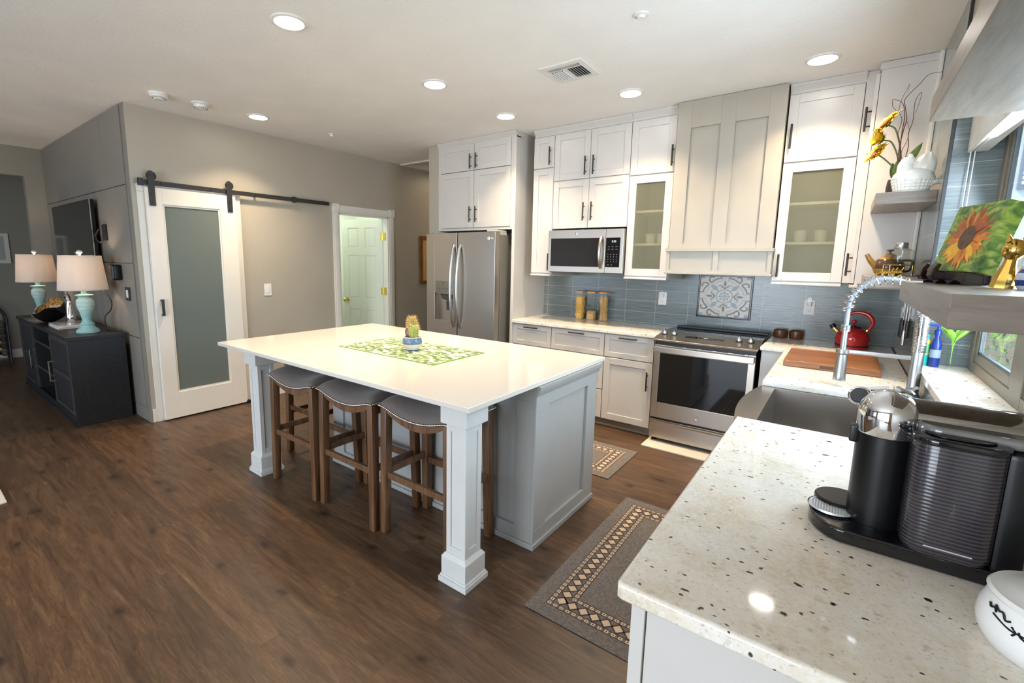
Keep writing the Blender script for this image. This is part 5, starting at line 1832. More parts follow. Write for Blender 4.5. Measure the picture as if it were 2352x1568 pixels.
# white hen dish
t = thing('hen_dish', 'white ceramic hen-on-nest dish with basket weave on the upper corner shelf', 'dish', (.235, 3.42, 1.898))
hc = Vector((.235, 3.42, 1.898))
b = MB()
def bowl(u, v):
    a = 2 * PI * u
    k = .70 + .30 * v ** .6
    weave = .004 * (math.sin(14 * a + v * 16) * math.sin(14 * a - v * 16)) * (1 if .1 < v < .9 else 0)
    return hc + Vector(((.090 + weave) * k * math.cos(a), (.062 + weave) * k * math.sin(a), .078 * v))
b.surf(bowl, 96, 20)
b.surf(lambda u, v: hc + Vector((.063 * v * math.cos(-2 * PI * u), .0434 * v * math.sin(-2 * PI * u), 0)), 40, 1)
b.surf(lambda u, v: hc + Vector((.0905 * math.cos(2 * PI * u) * (1 - .1 * v), .0625 * math.sin(2 * PI * u) * (1 - .1 * v), .078 + .006 * math.sin(PI * v))), 60, 3)
for s_ in (1,):
    b.tube(spline([hc + Vector((.075, -.02, .045)), hc + Vector((.098, -.012, .05)), hc + Vector((.098, .01, .058)), hc + Vector((.08, .015, .05))], 6), .013, seg=12)
b.build('nest', M['ceramic'], t)
b = MB()
def hen(u, v):
    a = 2 * PI * u
    r_ = math.cos(PI / 2 * v) ** .75 if v < 1 else 0
    x = .084 * r_ * math.cos(a); y = .056 * r_ * math.sin(a)
    z = .080 + .048 * math.sin(PI / 2 * v)
    ft = .0016 * math.sin(22 * a) * math.sin(20 * v)
    return hc + Vector((x * (1 + ft * 8), y, z + ft))
b.surf(hen, 64, 18)
b.tube(spline([hc + Vector((-.030, 0, .10)), hc + Vector((-.036, 0, .145)), hc + Vector((-.022, 0, .178)), hc + Vector((-.020, 0, .19))], 7), [.040 - .0011 * k for k in range(15)] + [.022, .020, .018, .016, .014, .011, .007], seg=18)
b.tube([hc + Vector((-.030, 0, .180)), hc + Vector((-.046, 0, .174))], [.006, .001], seg=8)
b.ball(hc + Vector((-.020, 0, .192)), (.011, .008, .012), 14, 10)
def tail(u, v):
    w = (.040 * (1 - v) ** .8 + .010 * math.sin(PI * v) + .010)
    a = 2 * PI * u
    c0 = hc + Vector((.030 + .022 * v, 0, .10 + .10 * v))
    return c0 + Vector((w * math.cos(a) * 1.05, w * .6 * math.sin(a), .006 * math.cos(6 * a)))
b.surf(tail, 36, 12)
b.ball(hc + Vector((.052, 0, .198)), (.0115, .0075, .008), 14, 8)
b.build('hen_lid', M['ceramic'], t)

# teapot, glass bottle on a gold stand with script
t = thing('teapot', 'gold and brown glazed teapot on the lower corner shelf behind the glass bottle', 'teapot', (.20, 3.66, 1.453))
tc_ = Vector((.20, 3.66, 1.453))
amber = plain('amber_glaze', (.34, .18, .03), .16, var=.3, vs=25); brown = plain('brown_glaze', (.07, .035, .022), .15)
b = MB(); b.lathe([(0, 0), (.045, 0), (.062, .012), (.075, .040), (.072, .07), (.055, .096), (.035, .108), (0, .11)], tc_, 36, mis=[0, 0, 0, 1, 1, 0, 0]); b.build('body', [amber, brown], t)
b = MB(); b.lathe([(0, .108), (.034, .108), (.030, .120), (.012, .130), (0, .131)], tc_, 28); l_ = b.build('lid', amber, t)
b = MB(); b.lathe([(0, .13), (.006, .13), (.006, .14), (.018, .146), (.016, .152), (0, .154)], tc_, 18); b.build('lid_knob', brown, l_)
b = MB(); b.tube(spline([tc_ + Vector((-.055, -.02, .05)), tc_ + Vector((-.085, -.03, .085)), tc_ + Vector((-.108, -.036, .125))], 6), [.020 - .0008 * k for k in range(13)], seg=14); b.build('spout', amber, t)
b = MB(); b.tube(spline([tc_ + Vector((.06, .02, .09)), tc_ + Vector((.105, .03, .085)), tc_ + Vector((.10, .03, .035)), tc_ + Vector((.065, .02, .025))], 7), .007, seg=10); b.build('handle', brown, t)
t = thing('glass_bottle', 'squat clear glass bottle with a silver neck standing on a gold wire stand', 'bottle', (.232, 3.47, 1.518))
gc = Vector((.232, 3.47, 1.518))
b = MB(); b.lathe([(0, 0), (.050, 0), (.060, .006), (.063, .02), (.063, .062), (.058, .080), (.034, .088), (.030, .09), (.030, .094), (.026, .094), (.026, .09), (.054, .076), (.059, .06), (.059, .02), (.05, .006), (0, .005)], gc, 40); b.build('glass', M['jarglass'], t)
b = MB(); b.lathe([(0, .088), (.029, .088), (.031, .092), (.031, .115), (.029, .12), (0, .12)], gc, 32); b.build('neck_ring', M['silver'], t)
t = thing('wire_stand', 'gold wire stand with the word thankful in script under the glass bottle', 'stand', (.232, 3.47, 1.453))
b = MB()
b.tube([(gc.x + .066 * math.cos(2 * PI * k / 36), gc.y + .066 * math.sin(2 * PI * k / 36), 1.5155) for k in range(36)], .0024, seg=8, closed=True)
for a in (0, 90, 180, 270): b.tube([(gc.x + .066 * math.cos(R(a)), gc.y + .066 * math.sin(R(a)), 1.5155), (gc.x - .066 * math.cos(R(a)), gc.y - .066 * math.sin(R(a)), 1.5155)], .0018, seg=6)
for a in (20, 160, 270 - 35): b.cyl((gc.x + .066 * math.cos(R(a)), gc.y + .066 * math.sin(R(a)), 1.4532), (gc.x + .066 * math.cos(R(a)), gc.y + .066 * math.sin(R(a)), 1.516), .0024, seg=8)
b.build('frame', M['gold'], t)
b = MB()
# cursive strokes, x advance per letter, unit x-height
L_ = {
 't': [[(0, 0), (.25, .6), (.42, 1.75), (.30, .5), (.42, .02), (.7, .25)], [(.08, 1.15), (.75, 1.3)]],
 'h': [[(0, .25), (.35, 1.2), (.52, 1.9), (.36, 1.7), (.25, .1), (.42, .75), (.68, .95), (.70, .15), (.82, .02), (1.0, .25)]],
 'a': [[(.0, .25), (.62, .85), (.30, .95), (.10, .45), (.26, .03), (.55, .4), (.66, .9), (.62, .1), (.76, .02), (.95, .25)]],
 'n': [[(0, .25), (.18, .9), (.20, .05), (.38, .7), (.60, .92), (.62, .12), (.74, .02), (.92, .25)]],
 'k': [[(0, .25), (.35, 1.2), (.50, 1.9), (.34, 1.7), (.24, .05), (.40, .7), (.66, .95), (.55, .55), (.34, .5), (.62, .3), (.72, .02), (.95, .25)]],
 'f': [[(0, .25), (.38, 1.2), (.52, 1.9), (.36, 1.8), (.26, .2), (.22, -.9), (.40, -.7), (.34, .05), (.62, .3)]],
 'u': [[(0, .25), (.16, .9), (.20, .15), (.36, .02), (.58, .4), (.64, .9), (.62, .12), (.74, .02), (.92, .25)]],
 'l': [[(0, .25), (.36, 1.2), (.50, 1.9), (.34, 1.75), (.26, .2), (.40, .02), (.66, .3)]]}
adv = 0; S_ = .0185; sx0 = .135; yy = 3.398
for ch in 'thankful':
    w_ = max(p[0] for s_ in L_[ch] for p in s_)
    for s_ in L_[ch]:
        pts = [(sx0 + (adv + x + z * .22) * S_, yy, 1.4625 + z * S_ * .82 + .002 * adv) for x, z in s_]
        b.tube(spline(pts, 5), .0021, seg=6)
    adv += w_ * .88
b.tube([(.145, yy, 1.4555), (.262, yy, 1.4555)], .002, seg=6)
b.tube([(.262, yy, 1.4555), (gc.x + .03, gc.y - .058, 1.4555)], .002, seg=6)
b.tube([(.145, yy, 1.4555), (.15, yy, 1.464)], .002, seg=6)
b.build('script', M['gold'], t, label='gold script reading thankful')

# sunflower painting on an easel
tv_ = Vector((.34, -.94, 0)).normalized(); nv = Vector((-.94, -.34, 0)).normalized()
P0 = Vector((.185, 1.76, 1.498))
t = thing('sunflower_painting', 'small square canvas of an orange sunflower on green, propped on a dark easel', 'painting', P0)
def canvas_xf(tilt=R(14)):
    n2 = (nv * math.cos(tilt) + Vector((0, 0, 1)) * math.sin(tilt))
    v2 = (Vector((0, 0, 1)) * math.cos(tilt) - nv * math.sin(tilt))
    m = Matrix((tv_, n2, v2)).transposed().to_4x4(); m.translation = P0
    return m
cx_ = canvas_xf()
cw, ch_, cd = .180, .174, .037
def green_paint():
    m, nt, p = new_mat('painted_green_foliage')
    v = coords(nt, (9, 9, 16), rot=(.5, .3, .4))
    f = noise(nt, v, 2.2, 3, .5, dist=1.5)
    c = ramp(nt, f, [(.30, (.03, .09, .01)), (.45, (.10, .20, .03)), (.58, (.26, .36, .04)), (.75, (.45, .50, .16))])
    nt.links.new(c, p.inputs['Base Color']); p.inputs['Roughness'].default_value = .35
    return m
b = MB(); b.xf = cx_; b.box(0, cw, -cd, 0, 0, ch_, bev=.002); b.build('canvas', green_paint(), t)
b = MB(); b.xf = cx_
cols = [plain('petal_rust', (.36, .085, .015), .4, var=.3, vs=50), plain('petal_orange', (.62, .20, .02), .4, var=.3, vs=50), plain('petal_gold', (.80, .42, .03), .4, var=.2, vs=50), plain('painted_heart', (.09, .045, .025), .5, var=.4, vs=90)]
rnd = random.Random(21)
fc = (cw * .50, ch_ * .50)
for lay in range(3):
    for k in range(17):
        a = 2 * PI * (k + .37 * lay) / 17 + rnd.uniform(-.1, .1)
        L = (.086 - .007 * lay) * rnd.uniform(.85, 1.1); w = .0085
        lo_ = math.sin(a) < -.15
        mi = (rnd.choice((1, 2, 2)) if lo_ else rnd.choice((0, 0, 1))) if lay else (rnd.choice((0, 1)))
        d = (math.cos(a), math.sin(a)); s_ = (-d[1], d[0])
        def pp(r_, o): return (min(cw - .002, max(.002, fc[0] + d[0] * r_ + s_[0] * o)), .0004 + .0003 * lay, min(ch_ - .002, max(.002, fc[1] + d[1] * r_ + s_[1] * o)))
        b.poly([pp(.02, -.004), pp(.02, .004), pp(.046, w), pp(.06, w * .7), pp(L, 0), pp(.06, -w * .7), pp(.046, -w)], [(0, 1, 2, 3, 4, 5, 6)], mi)
b.poly([(fc[0] + .027 * math.cos(2 * PI * k / 28), .0016, fc[1] + .030 * math.sin(2 * PI * k / 28)) for k in range(28)], [tuple(range(28))], 3)
b.build('painted_flower', cols, t)
t = thing('tabletop_easel', 'dark carved wooden stand holding up the sunflower canvas', 'easel', (P0.x, P0.y, 1.465))
mah = wood('dark_mahogany', (.010, .003, .003), (.024, .007, .006), (.045, .013, .010), 'z', .25)
fx = Matrix((tv_, nv, Vector((0, 0, 1)))).transposed().to_4x4(); fx.translation = (P0.x, P0.y, 1.4652)
def wave(n_):
    out_ = []
    for k in range(n_ + 1):
        u = -.008 + .166 * k / n_
        out_.append((u, .012 * max(0, math.sin(PI * (u + .008) / .0415)) ** 1.0 if True else 0))
    return out_
b = MB(); b.xf = fx
b.prism([(.158, .031), (-.008, .031)] + [(u, abs(.011 * math.sin(PI * (u + .008) / .0553))) for u in [-.008 + .166 * k / 36 for k in range(37)]], -.03, .010, 'y', bev=.002)
b.build('base', mah, t)
b = MB(); b.xf = fx
for u in (.022, .070):
    b.prism([(.008, .012), (.030, .010), (.037, .022), (.034, .04), (.024, .054), (.016, .05), (.022, .036), (.006, .032)], u - .012, u + .012, 'x', bev=.003)
b.build('scroll_hook', mah, t)
b = MB(); b.xf = fx; b.box(.05, .10, -.078, -.062, 0, .10, bev=.003); b.box(.06, .09, -.075, -.03, .004, .025); b.build('back_strut', mah, t)

# gold figurine and blue white pot at the right edge
t = thing('cat_figurine', 'shiny gold cat figurine on the shelf in front of the window', 'figurine', (.276, 1.50, 1.465))
fc_ = Vector((.276, 1.50, 1.4652))
b = MB()
lean = Vector((.10, -.06, 1)).normalized()
b.tube([fc_ + Vector((0, 0, .0)), fc_ + lean * .02, fc_ + lean * .05, fc_ + lean * .066], [.021, .019, .0115, .0095], seg=8)
b.tube(spline([fc_ + lean * .062, fc_ + lean * .075, fc_ + lean * .095, fc_ + lean * .107], 5), [.0095, .0105, .012, .0145, .0165, .018, .0188, .019, .0188, .0175, .0165, .0155, .014, .0125, .010, .006], seg=20)
b.build('body', M['gold'], t)
b = MB()
for s_ in (-1, 1):
    e0 = fc_ + lean * .100 + Vector((.011 * s_, .004 * s_, 0)); b.tube([e0, e0 + Vector((.003 * s_, 0, .016))], [.0075, .001], seg=8)
b.build('ear', M['gold'], t)
b = MB()
for s_ in (-1, 1):
    b.ball(fc_ + lean * .095 + Vector((-.008 + .008 * s_ * .6, -.0155, .002 - .002 * s_)), .0022, 8, 6)
b.build('eye', M['blackplastic'], t)
b = MB()
b.tube([fc_ + Vector((.014, -.013, .006)), fc_ + Vector((.024, -.018, .045))], [.006, .004], seg=8); b.build('paw', M['gold'], t)
b = MB(); c = (.302, 1.452, 1.465)
b.lathe([(0, 0), (.012, 0), (.016, .008), (.019, .02), (.017, .034), (.011, .042), (.012, .048), (.009, .048), (0, .04)], c, 24, mis=[0, 1, 0, 1, 0, 1, 0, 0])
tag(b.build('ginger_jar', [plain('blue_glaze', (.03, .06, .22), .15, var=.6, vs=60), plain('white_glaze', (.62, .66, .72), .15, var=.2)], loc=c), 'tiny blue and white pot beside the gold cat at the right edge', 'pot')
# ================================================================ coffee machine
t = thing('coffee_machine', 'black and chrome capsule coffee machine on the near granite worktop', 'coffee machine', (.15, 1.30, .914))
mx, myy = .106, 1.305
zt = .9142
b = MB()
base = [(.30, 1.208), (.30, 1.415)] + [(.055 + .068 * math.cos(R(a)), 1.3115 + .1035 * math.sin(R(a))) for a in range(90, 271, 10)]
b.prism(base, zt, .946, 'z', bev=.006, seg=3)
b.build('base', M['blackgloss'], t)
b = MB(); b.lathe([(0, .946), (.046, .946), (.046, .9495), (.042, .951), (0, .951)], (.030, 1.312, 0), 36); b.build('drip_tray', M['blackplastic'], t)
b = MB()
GX, GY, GR = .030, 1.300, .041
b.lathe([(GR - .001, .9505), (GR - .001, .9545), (GR + .0015, .9550), (GR + .003, .9505)], (GX, GY, 0), 36, open_=True)
for k in range(-7, 8):
    h_ = math.sqrt(max(0, GR ** 2 - (k * .0054) ** 2))
    b.box(GX - h_, GX + h_, GY + k * .0054 - .0011, GY + k * .0054 + .0011, .9512, .9538)
    b.box(GX + k * .0054 - .0011, GX + k * .0054 + .0011, GY - h_, GY + h_, .9513, .9539)
b.build('cup_grid', plain('pale_steel_grid', (.72, .74, .78), .3, .6, var=.02), t)
b = MB(); b.lathe([(0, .946), (.052, .946), (.053, .949), (.053, .958), (.050, .961), (0, .961)], (.048, 1.352, 0), 36); b.build('tray_rim', M['blackplastic'], t)
b = MB(); b.lathe([(0, .945), (.049, .945), (.050, .95), (.050, 1.145), (.052, 1.155), (0, 1.155)], (mx, myy, 0), 44); b.box(.10, .29, 1.28, 1.40, .945, 1.15, bev=.012); b.build('column', M['blackplastic'], t)
b = MB()
b.lathe([(.0525, 1.150), (.0535, 1.152), (.0535, 1.190)] + [(.0535 * math.cos(R(a)), 1.190 + .056 * math.sin(R(a))) for a in range(8, 90, 8)] + [(0, 1.246)], (mx, myy, 0), 48)
hd_ = b.build('brew_head', M['chrome'], t)
b = MB()
pr_ = [(myy + .043 * math.cos(R(a)) + .012, 1.180 + .052 * math.sin(R(a))) for a in range(0, 181, 10)]
b.prism([(pr_[0][0], 1.150)] + pr_ + [(pr_[-1][0], 1.150)], mx + .012, .305, 'x', bev=.004)
b.build('arm', plain('dark_chrome', (.32, .30, .28), .06, 1.0, var=.02), t)  # chrome coloured dark for the dark surroundings it reflects
b = MB(); b.lathe([(0, 0), (.017, 0), (.019, .003), (.013, .007), (0, .007)], (mx + .02, myy + .01, 1.243), 28, (.18, 0, 1)); b.build('brew_button', M['chrome'], hd_)
b = MB()
b.tube([(mx - .050, myy + .048, 1.212), (mx - .050, myy + .060, 1.214)], [.019, .019], seg=26)
b.build('lever_pad', M['darkgrey'], hd_)
b = MB()
b.tube([(mx - .050 + .0195 * math.cos(R(a)) , myy + .048, 1.212 + .0195 * math.sin(R(a))) for a in range(0, 360, 15)], .0028, seg=8, closed=True)
b.tube([(mx - .045, myy + .056, 1.226), (mx + .0, myy + .056, 1.238)], [.006, .005], seg=8)
b.build('lever', M['chrome'], hd_)
b = MB(); b.box(mx - .062, mx - .044, myy - .014, myy + .012, 1.118, 1.158, bev=.005); b.build('spout', M['blackplastic'], t)
# ribbed smoked water tank
def rrect(x0, x1, y0, y1, r, n_=6):
    o_ = []
    for cx, cy, a0 in ((x1 - r, y1 - r, 0), (x0 + r, y1 - r, 90), (x0 + r, y0 + r, 180), (x1 - r, y0 + r, 270)):
        o_ += [(cx + r * math.cos(R(a0 + 90 * k / n_)), cy + r * math.sin(R(a0 + 90 * k / n_))) for k in range(n_ + 1)]
    return o_
smoke, nt, p = new_mat('smoked_tank')
v = coords(nt)
wv = N(nt, 'ShaderNodeTexWave', Scale=42.0); wv.bands_direction = 'Z'
nt.links.new(v, wv.inputs['Vector'])
nt.links.new(ramp(nt, wv.outputs['Fac'], [(.2, (.016, .013, .017)), (.8, (.050, .043, .050))]), p.inputs['Base Color'])
p.inputs['Roughness'].default_value = .22
p.inputs['Coat Weight'].default_value = .4
bump(nt, p, wv.outputs['Fac'], .35, .001)
b = MB()
rr0 = rrect(.143, .276, 1.2, 1.335, .036)
tb = bmesh.new(); rings = []
for z, s_ in ((.946, .93), (.953, .985), (.96, 1.0), (1.165, 1.0), (1.17, .985)):
    rings.append([tb.verts.new((.2095 + (x - .2095) * s_, 1.2675 + (y - 1.2675) * s_, z)) for x, y in rr0])
for i in range(4):
    for k in range(len(rr0)): tb.faces.new((rings[i][k], rings[i][(k + 1) % len(rr0)], rings[i + 1][(k + 1) % len(rr0)], rings[i + 1][k]))
tb.faces.new(rings[0]); tb.faces.new(rings[-1]); bmesh.ops.recalc_face_normals(tb, faces=tb.faces[:]); b._merge(tb)
b.build('water_tank', smoke, t)
b = MB(); b.prism(rrect(.140, .279, 1.197, 1.338, .038), 1.168, 1.183, 'z', bev=.005, seg=3)
l2 = b.build('tank_lid', M['blackgloss'], t)
b = MB(); b.prism(rrect(.160, .260, 1.215, 1.32, .03), 1.183, 1.187, 'z', bev=.003); b.build('lid_inset', M['blackplastic'], l2)
b = MB(); b.prism(rrect(.150, .318, 1.235, 1.345, .035), 1.176, 1.198, 'z', bev=.008, seg=3); b.build('capsule_bin_cover', plain('smoky_clear_cover', (.16, .155, .14), .08, coat=.5, var=.1), t)
b = MB(); b.box(.272, .318, 1.222, 1.40, .930, 1.175, bev=.012); b.build('rear_housing', M['blackplastic'], t)
b = MB(); b.box(.176, .245, 1.1975, 1.2005, .965, .968, bev=.001); b.build('level_mark', plain('pale_level_mark', (.45, .42, .44), .3), t)
b = MB(); b.tube(spline([(.316, 1.30, 1.05), (.345, 1.29, 1.06), (.37, 1.27, 1.02), (.375, 1.25, .96), (.39, 1.26, .92), (.42, 1.30,   .9200), (.48, 1.36,   .9200)], 8), .0042, seg=8)
b.build('power_cord', M['blackplastic'], t)

# white canister at the right edge
t = thing('canister', 'white lidded ceramic canister with black script at the lower right edge', 'canister', (.320, 1.045, .914))
cc = Vector((.320, 1.045, .9142))
b = MB(); b.lathe([(0, 0), (.078, 0), (.083, .004), (.0905, .020), (.0925, .036), (.090, .058), (.083, .074), (.077, .080), (.074, .080), (0, .078)], cc, 48); b.build('body', M['porcelain'], t)
b = MB(); b.lathe([(.0, .078), (.076, .078), (.083, .082), (.085, .086), (.081, .091), (.066, .093), (.060, .096), (.03, .102), (0, .104)], cc, 48)
b.lathe([(0, .102), (.008, .102), (.008, .108), (.014, .113), (.012, .120), (0, .122)], cc, 20)
b.build('lid', M['porcelain'], t)
b = MB()
def on(a, h):
    h = h * .72 + .006
    r_ = .0927 if h < .04 else .0927 - (h - .04) * .19
    return cc + Vector((r_ * math.cos(R(a)), r_ * math.sin(R(a)), h))
for st_ in ([(196, .090), (199, .083), (203, .088), (206, .080)], [(203, .094), (208, .087), (212, .089), (216, .078), (220, .082)], [(204, .075), (212, .071), (222, .066), (232, .067), (240, .062)], [(222, .074), (226, .067), (224, .058)], [(228, .072), (230, .064), (236, .060)]):
    b.tube(spline([on(a, h) for a, h in st_], 5), .0016, seg=6)
b.build('lettering', M['blackplastic'], t)

# ================================================================ living area
# television
t = thing('television', 'black flat television angled off the grey panelled wall', 'television', (-6.26, 1.25, 1.17))
b = MB(); b.box(-7.27, -5.77, 1.302, 1.340, 1.18, 2.03, bev=.004); b.build('case', M['blackplastic'], t)
b = MB(); b.box(-7.262, -5.778, 1.2995, 1.3025, 1.192, 2.022); b.build('screen', plain('tv_screen', (.010, .009, .008), .06, coat=.2), t)
b = MB(); b.box(-5.7705, -5.7690, 1.301, 1.310, 1.182, 2.028); b.build('bezel', M['silver'], t)
b = MB(); b.box(-6.7, -6.3, 1.340, 1.372, 1.4, 1.8, bev=.004); b.build('wall_mount', M['black'], t)
t = thing('wall_box', 'small black device on the grey panelled wall right of the television', 'device', (-5.60, 1.373, 1.66))
b = MB(); b.box(-5.66, -5.57, 1.352, 1.373, 1.64, 1.79, bev=.005); b.build('plate', M['black'], t)
b = MB(); b.tube(spline([(-5.60, 1.36, 1.66), (-5.63, 1.32, 1.62), (-5.70, 1.31, 1.68), (-5.64, 1.33, 1.75)], 6), .007, seg=8); b.build('cable', M['black'], t)
b = MB(); b.box(-5.36, -5.25, 1.295, 1.373, 1.275, 1.42, bev=.02, seg=3)
tag(b.build('wall_speaker', M['blackplastic'], loc=(-5.3, 1.35, 1.28)), 'small black speaker on the grey wall above the near lamp', 'speaker')
b = MB(); b.tube(spline([(-5.55, 1.28, 1.19), (-5.50, 1.33, 1.08), (-5.62, 1.35, .98), (-5.75, 1.33, .90), (-5.62, 1.30, .82), (-5.5, 1.28, .806), (-5.35, 1.29, .806), (-5.27, 1.33, .808)], 8), .005, seg=8)
tag(b.build('power_cord', M['black'], loc=(-5.6, 1.33, .8)), 'black cord looping down the grey wall behind the near lamp', 'cord')
t = thing('light_switch', 'light switch with a black surround low on the grey panelled wall', 'switch', (-5.14, 1.374, 1.157))
b = MB(); b.box(-5.20, -5.08, 1.366, 1.374, 1.095, 1.22, bev=.003); b.build('cover_plate', plain('navy_black_plate', (.012, .012, .02), .35), t)
b = MB(); b.box(-5.163, -5.117, 1.361, 1.367, 1.122, 1.193, bev=.003); b.box(-5.15, -5.145, 1.3605, 1.362, 1.125, 1.19); b.build('rocker', M['whiteplastic'], t)

# console table
t = thing('media_console', 'long black wooden media console under the television', 'console', (-6.34, 1.13, 0))
cx0, cx1, cy0, cy1 = -7.47, -5.215, .935, 1.335
b = MB(); b.box(cx0 - .015, cx1 + .012, cy0 - .015, cy1, .765, .80, bev=.003); b.build('top', M['console'], t)
b = MB()
b.box(cx1 - .03, cx1, cy0, cy1, .03, .765); b.box(cx0, cx0 + .03, cy0, cy1, .03, .765)
b.box(cx0 + .03, cx1 - .03, cy1 - .015, cy1, .03, .765); b.box(cx0 + .03, cx1 - .03, cy0 + .012, cy1 - .015, .06, .085)
for x in (-6.735, -5.965): b.box(x - .012, x + .012, cy0 + .012, cy1 - .015, .085, .765)
b.build('carcass', M['console'], t)
b = MB(); b.box(cx0 + .03, cx1 - .03, cy0 - .002, cy0 + .02, .03, .085, bev=.002); b.box(cx0 - .005, cx1 + .006, cy0 - .008, cy1, 0, .03, bev=.003); b.build('plinth', M['console'], t)
for z in (.595, .32):
    b = MB(); b.box(-6.723, -5.977, cy0 + .004, cy1 - .015, z, z + .022, bev=.002); b.build('shelf', M['console_edge'], t)
for x0_, x1_, hx_ in ((cx0 + .03, -6.745, -6.79), (-5.955, cx1 - .03, -5.915)):
    b = MB(); b.xf = XFY(cy0 + .018)
    w = .05
    b.box(x0_, x0_ + w, 0, .02, .09, .76, bev=.002); b.box(x1_ - w, x1_, 0, .02, .09, .76, bev=.002)
    for z0_, z1_ in ((.09, .13), (.40, .435), (.72, .76)): b.box(x0_ + w, x1_ - w, 0, .02, z0_, z1_, bev=.002)
    d_ = b.build('door', M['console_edge'], t)
    b = MB(); b.xf = XFY(cy0 + .018); b.box(x0_ + w - .004, x1_ - w + .004, .006, .010, .12, .73); b.build('glass_panel', plain('smoked_door_panel', (.012, .013, .016), .5), d_)  # matte dark sheet painted as the shade inside open shelves, no glass
    b = MB(); b.xf = XFY(cy0 + .018)
    b.box(hx_ - .007, hx_ + .007, .045, .055, .30, .50, bev=.002); b.box(hx_ - .007, hx_ + .007, .02, .05, .30, .312); b.box(hx_ - .007, hx_ + .007, .02, .05, .488, .50)
    b.build('handle', M['silver'], d_)
t = thing('set_top_box', 'low black media box in the top opening of the console', 'device', (-6.35, 1.15, .617))
b = MB(); b.box(-6.55, -6.15, 1.02, 1.26, .617, .66, bev=.004); b.build('case', M['blackplastic'], t)
b = MB(); b.box(-6.40, -6.38, 1.018, 1.021, .635, .64); b.build('status_light', M['silver'], t)

# lamps
def shade_mat():
    m, nt, p = new_mat('linen_shade')
    v = coords(nt)
    f = noise(nt, v, 160, 3, .7)
    cc_ = ramp(nt, f, [(.3, (.74, .68, .63)), (.7, (.83, .78, .73))])
    tl = N(nt, 'ShaderNodeBsdfTranslucent'); df = N(nt, 'ShaderNodeBsdfDiffuse')
    nt.links.new(cc_, tl.inputs[0]); nt.links.new(cc_, df.inputs[0])
    mx_ = nt.nodes.new('ShaderNodeMixShader'); mx_.inputs[0].default_value = .45
    nt.links.new(df.outputs[0], mx_.inputs[1]); nt.links.new(tl.outputs[0], mx_.inputs[2])
    nt.links.new(mx_.outputs[0], nt.nodes['Material Output'].inputs[0])
    return m
SH = shade_mat()
def make_lamp(label, x, y):
    t = thing('table_lamp', label, 'lamp', (x, y, .80), 'turquoise table lamps on the console')
    c = (x, y, .8002)
    b = MB()
    b.lathe([(0, 0), (.086, 0), (.086, .016), (.080, .026), (.060, .042), (.050, .060), (.050, .068), (.056, .074), (.050, .082), (.036, .100), (.034, .118), (.040, .150), (.046, .168), (.046, .176), (.044, .180), (.060, .225), (.066, .262), (.062, .296), (.050, .312), (.044, .318), (.046, .326), (.066, .336), (.068, .342), (.056, .346), (.022, .352), (.020, .385), (0, .385)],
            c, 40, mis=[0] * 14 + [1] * 5 + [0] * 8)
    for z, r_ in ((.10, .0365), (.124, .0355), (.19, .049), (.204, .054), (.24, .0645), (.275, .0665)):
        b.lathe([(r_ - .002, z - .002), (r_ + .0006, z), (r_ - .002, z + .002)], c, 32, open_=True)
    b.build('base', [M['turq'], M['turq_light']], t)
    b = MB(); b.xf = frame_xf((x, y, .8002), Vector((.98, -.2, 0)).normalized(), Vector((.2, -.98, 0)).normalized())
    b.xf = Matrix.Translation((x, y, .8002)) @ Matrix.Rotation(R(-64), 4, 'Z')
    b.box(-.026, .026, -.0868, -.078, .002, .015, bev=.002)
    o_ = b.build('usb_ports', M['black'], t)
    b = MB(); b.lathe([(.178, .392), (.180, .390), (.152, .690), (.150, .692), (.1485, .690), (.1765, .392)], c, 48, open_=True)
    b.lathe([(.181, .388), (.1812, .396), (.178, .396)], c, 48, open_=True); b.lathe([(.151, .686), (.1535, .686), (.1525, .695), (.149, .695)], c, 48, open_=True)
    b.build('lamp_shade', SH, t)
    b = MB()
    for a in (0, 120, 240): b.tube([(x + .012 * math.cos(R(a)), y + .012 * math.sin(R(a)), .8 + .68), (x + .15 * math.cos(R(a)), y + .15 * math.sin(R(a)), .8 + .685)], .002, seg=6)
    b.cyl((x, y, .8 + .38), (x, y, .8 + .70), .004, seg=8)
    b.build('harp', M['silver'], t)
    b = MB(); b.lathe([(0, .695), (.008, .697), (.010, .708), (.022, .722), (.0225, .732), (.012, .742), (0, .746)], c, 20); b.build('finial', M['turq_light'], t)
    b = MB(); b.ball((x, y, .8 + .50), (.028, .028, .036), 16, 10); b.build('bulb', emitter('lamp_bulb', (1, .72, .46), 6), t)
    ld_ = bpy.data.lights.new('lamp_light', 'POINT'); ld_.energy = 6.5; ld_.color = (1, .74, .50); ld_.shadow_soft_size = .04
    lo_ = bpy.data.objects.new('lamp_light', ld_); COL.objects.link(lo_); lo_.location = (x, y, .8 + .56)
make_lamp('turquoise turned lamp with a pale linen shade, nearer one on the console', -5.47, 1.13)
make_lamp('turquoise lamp with a linen shade, farther one at the left console end', -7.30, 1.11)

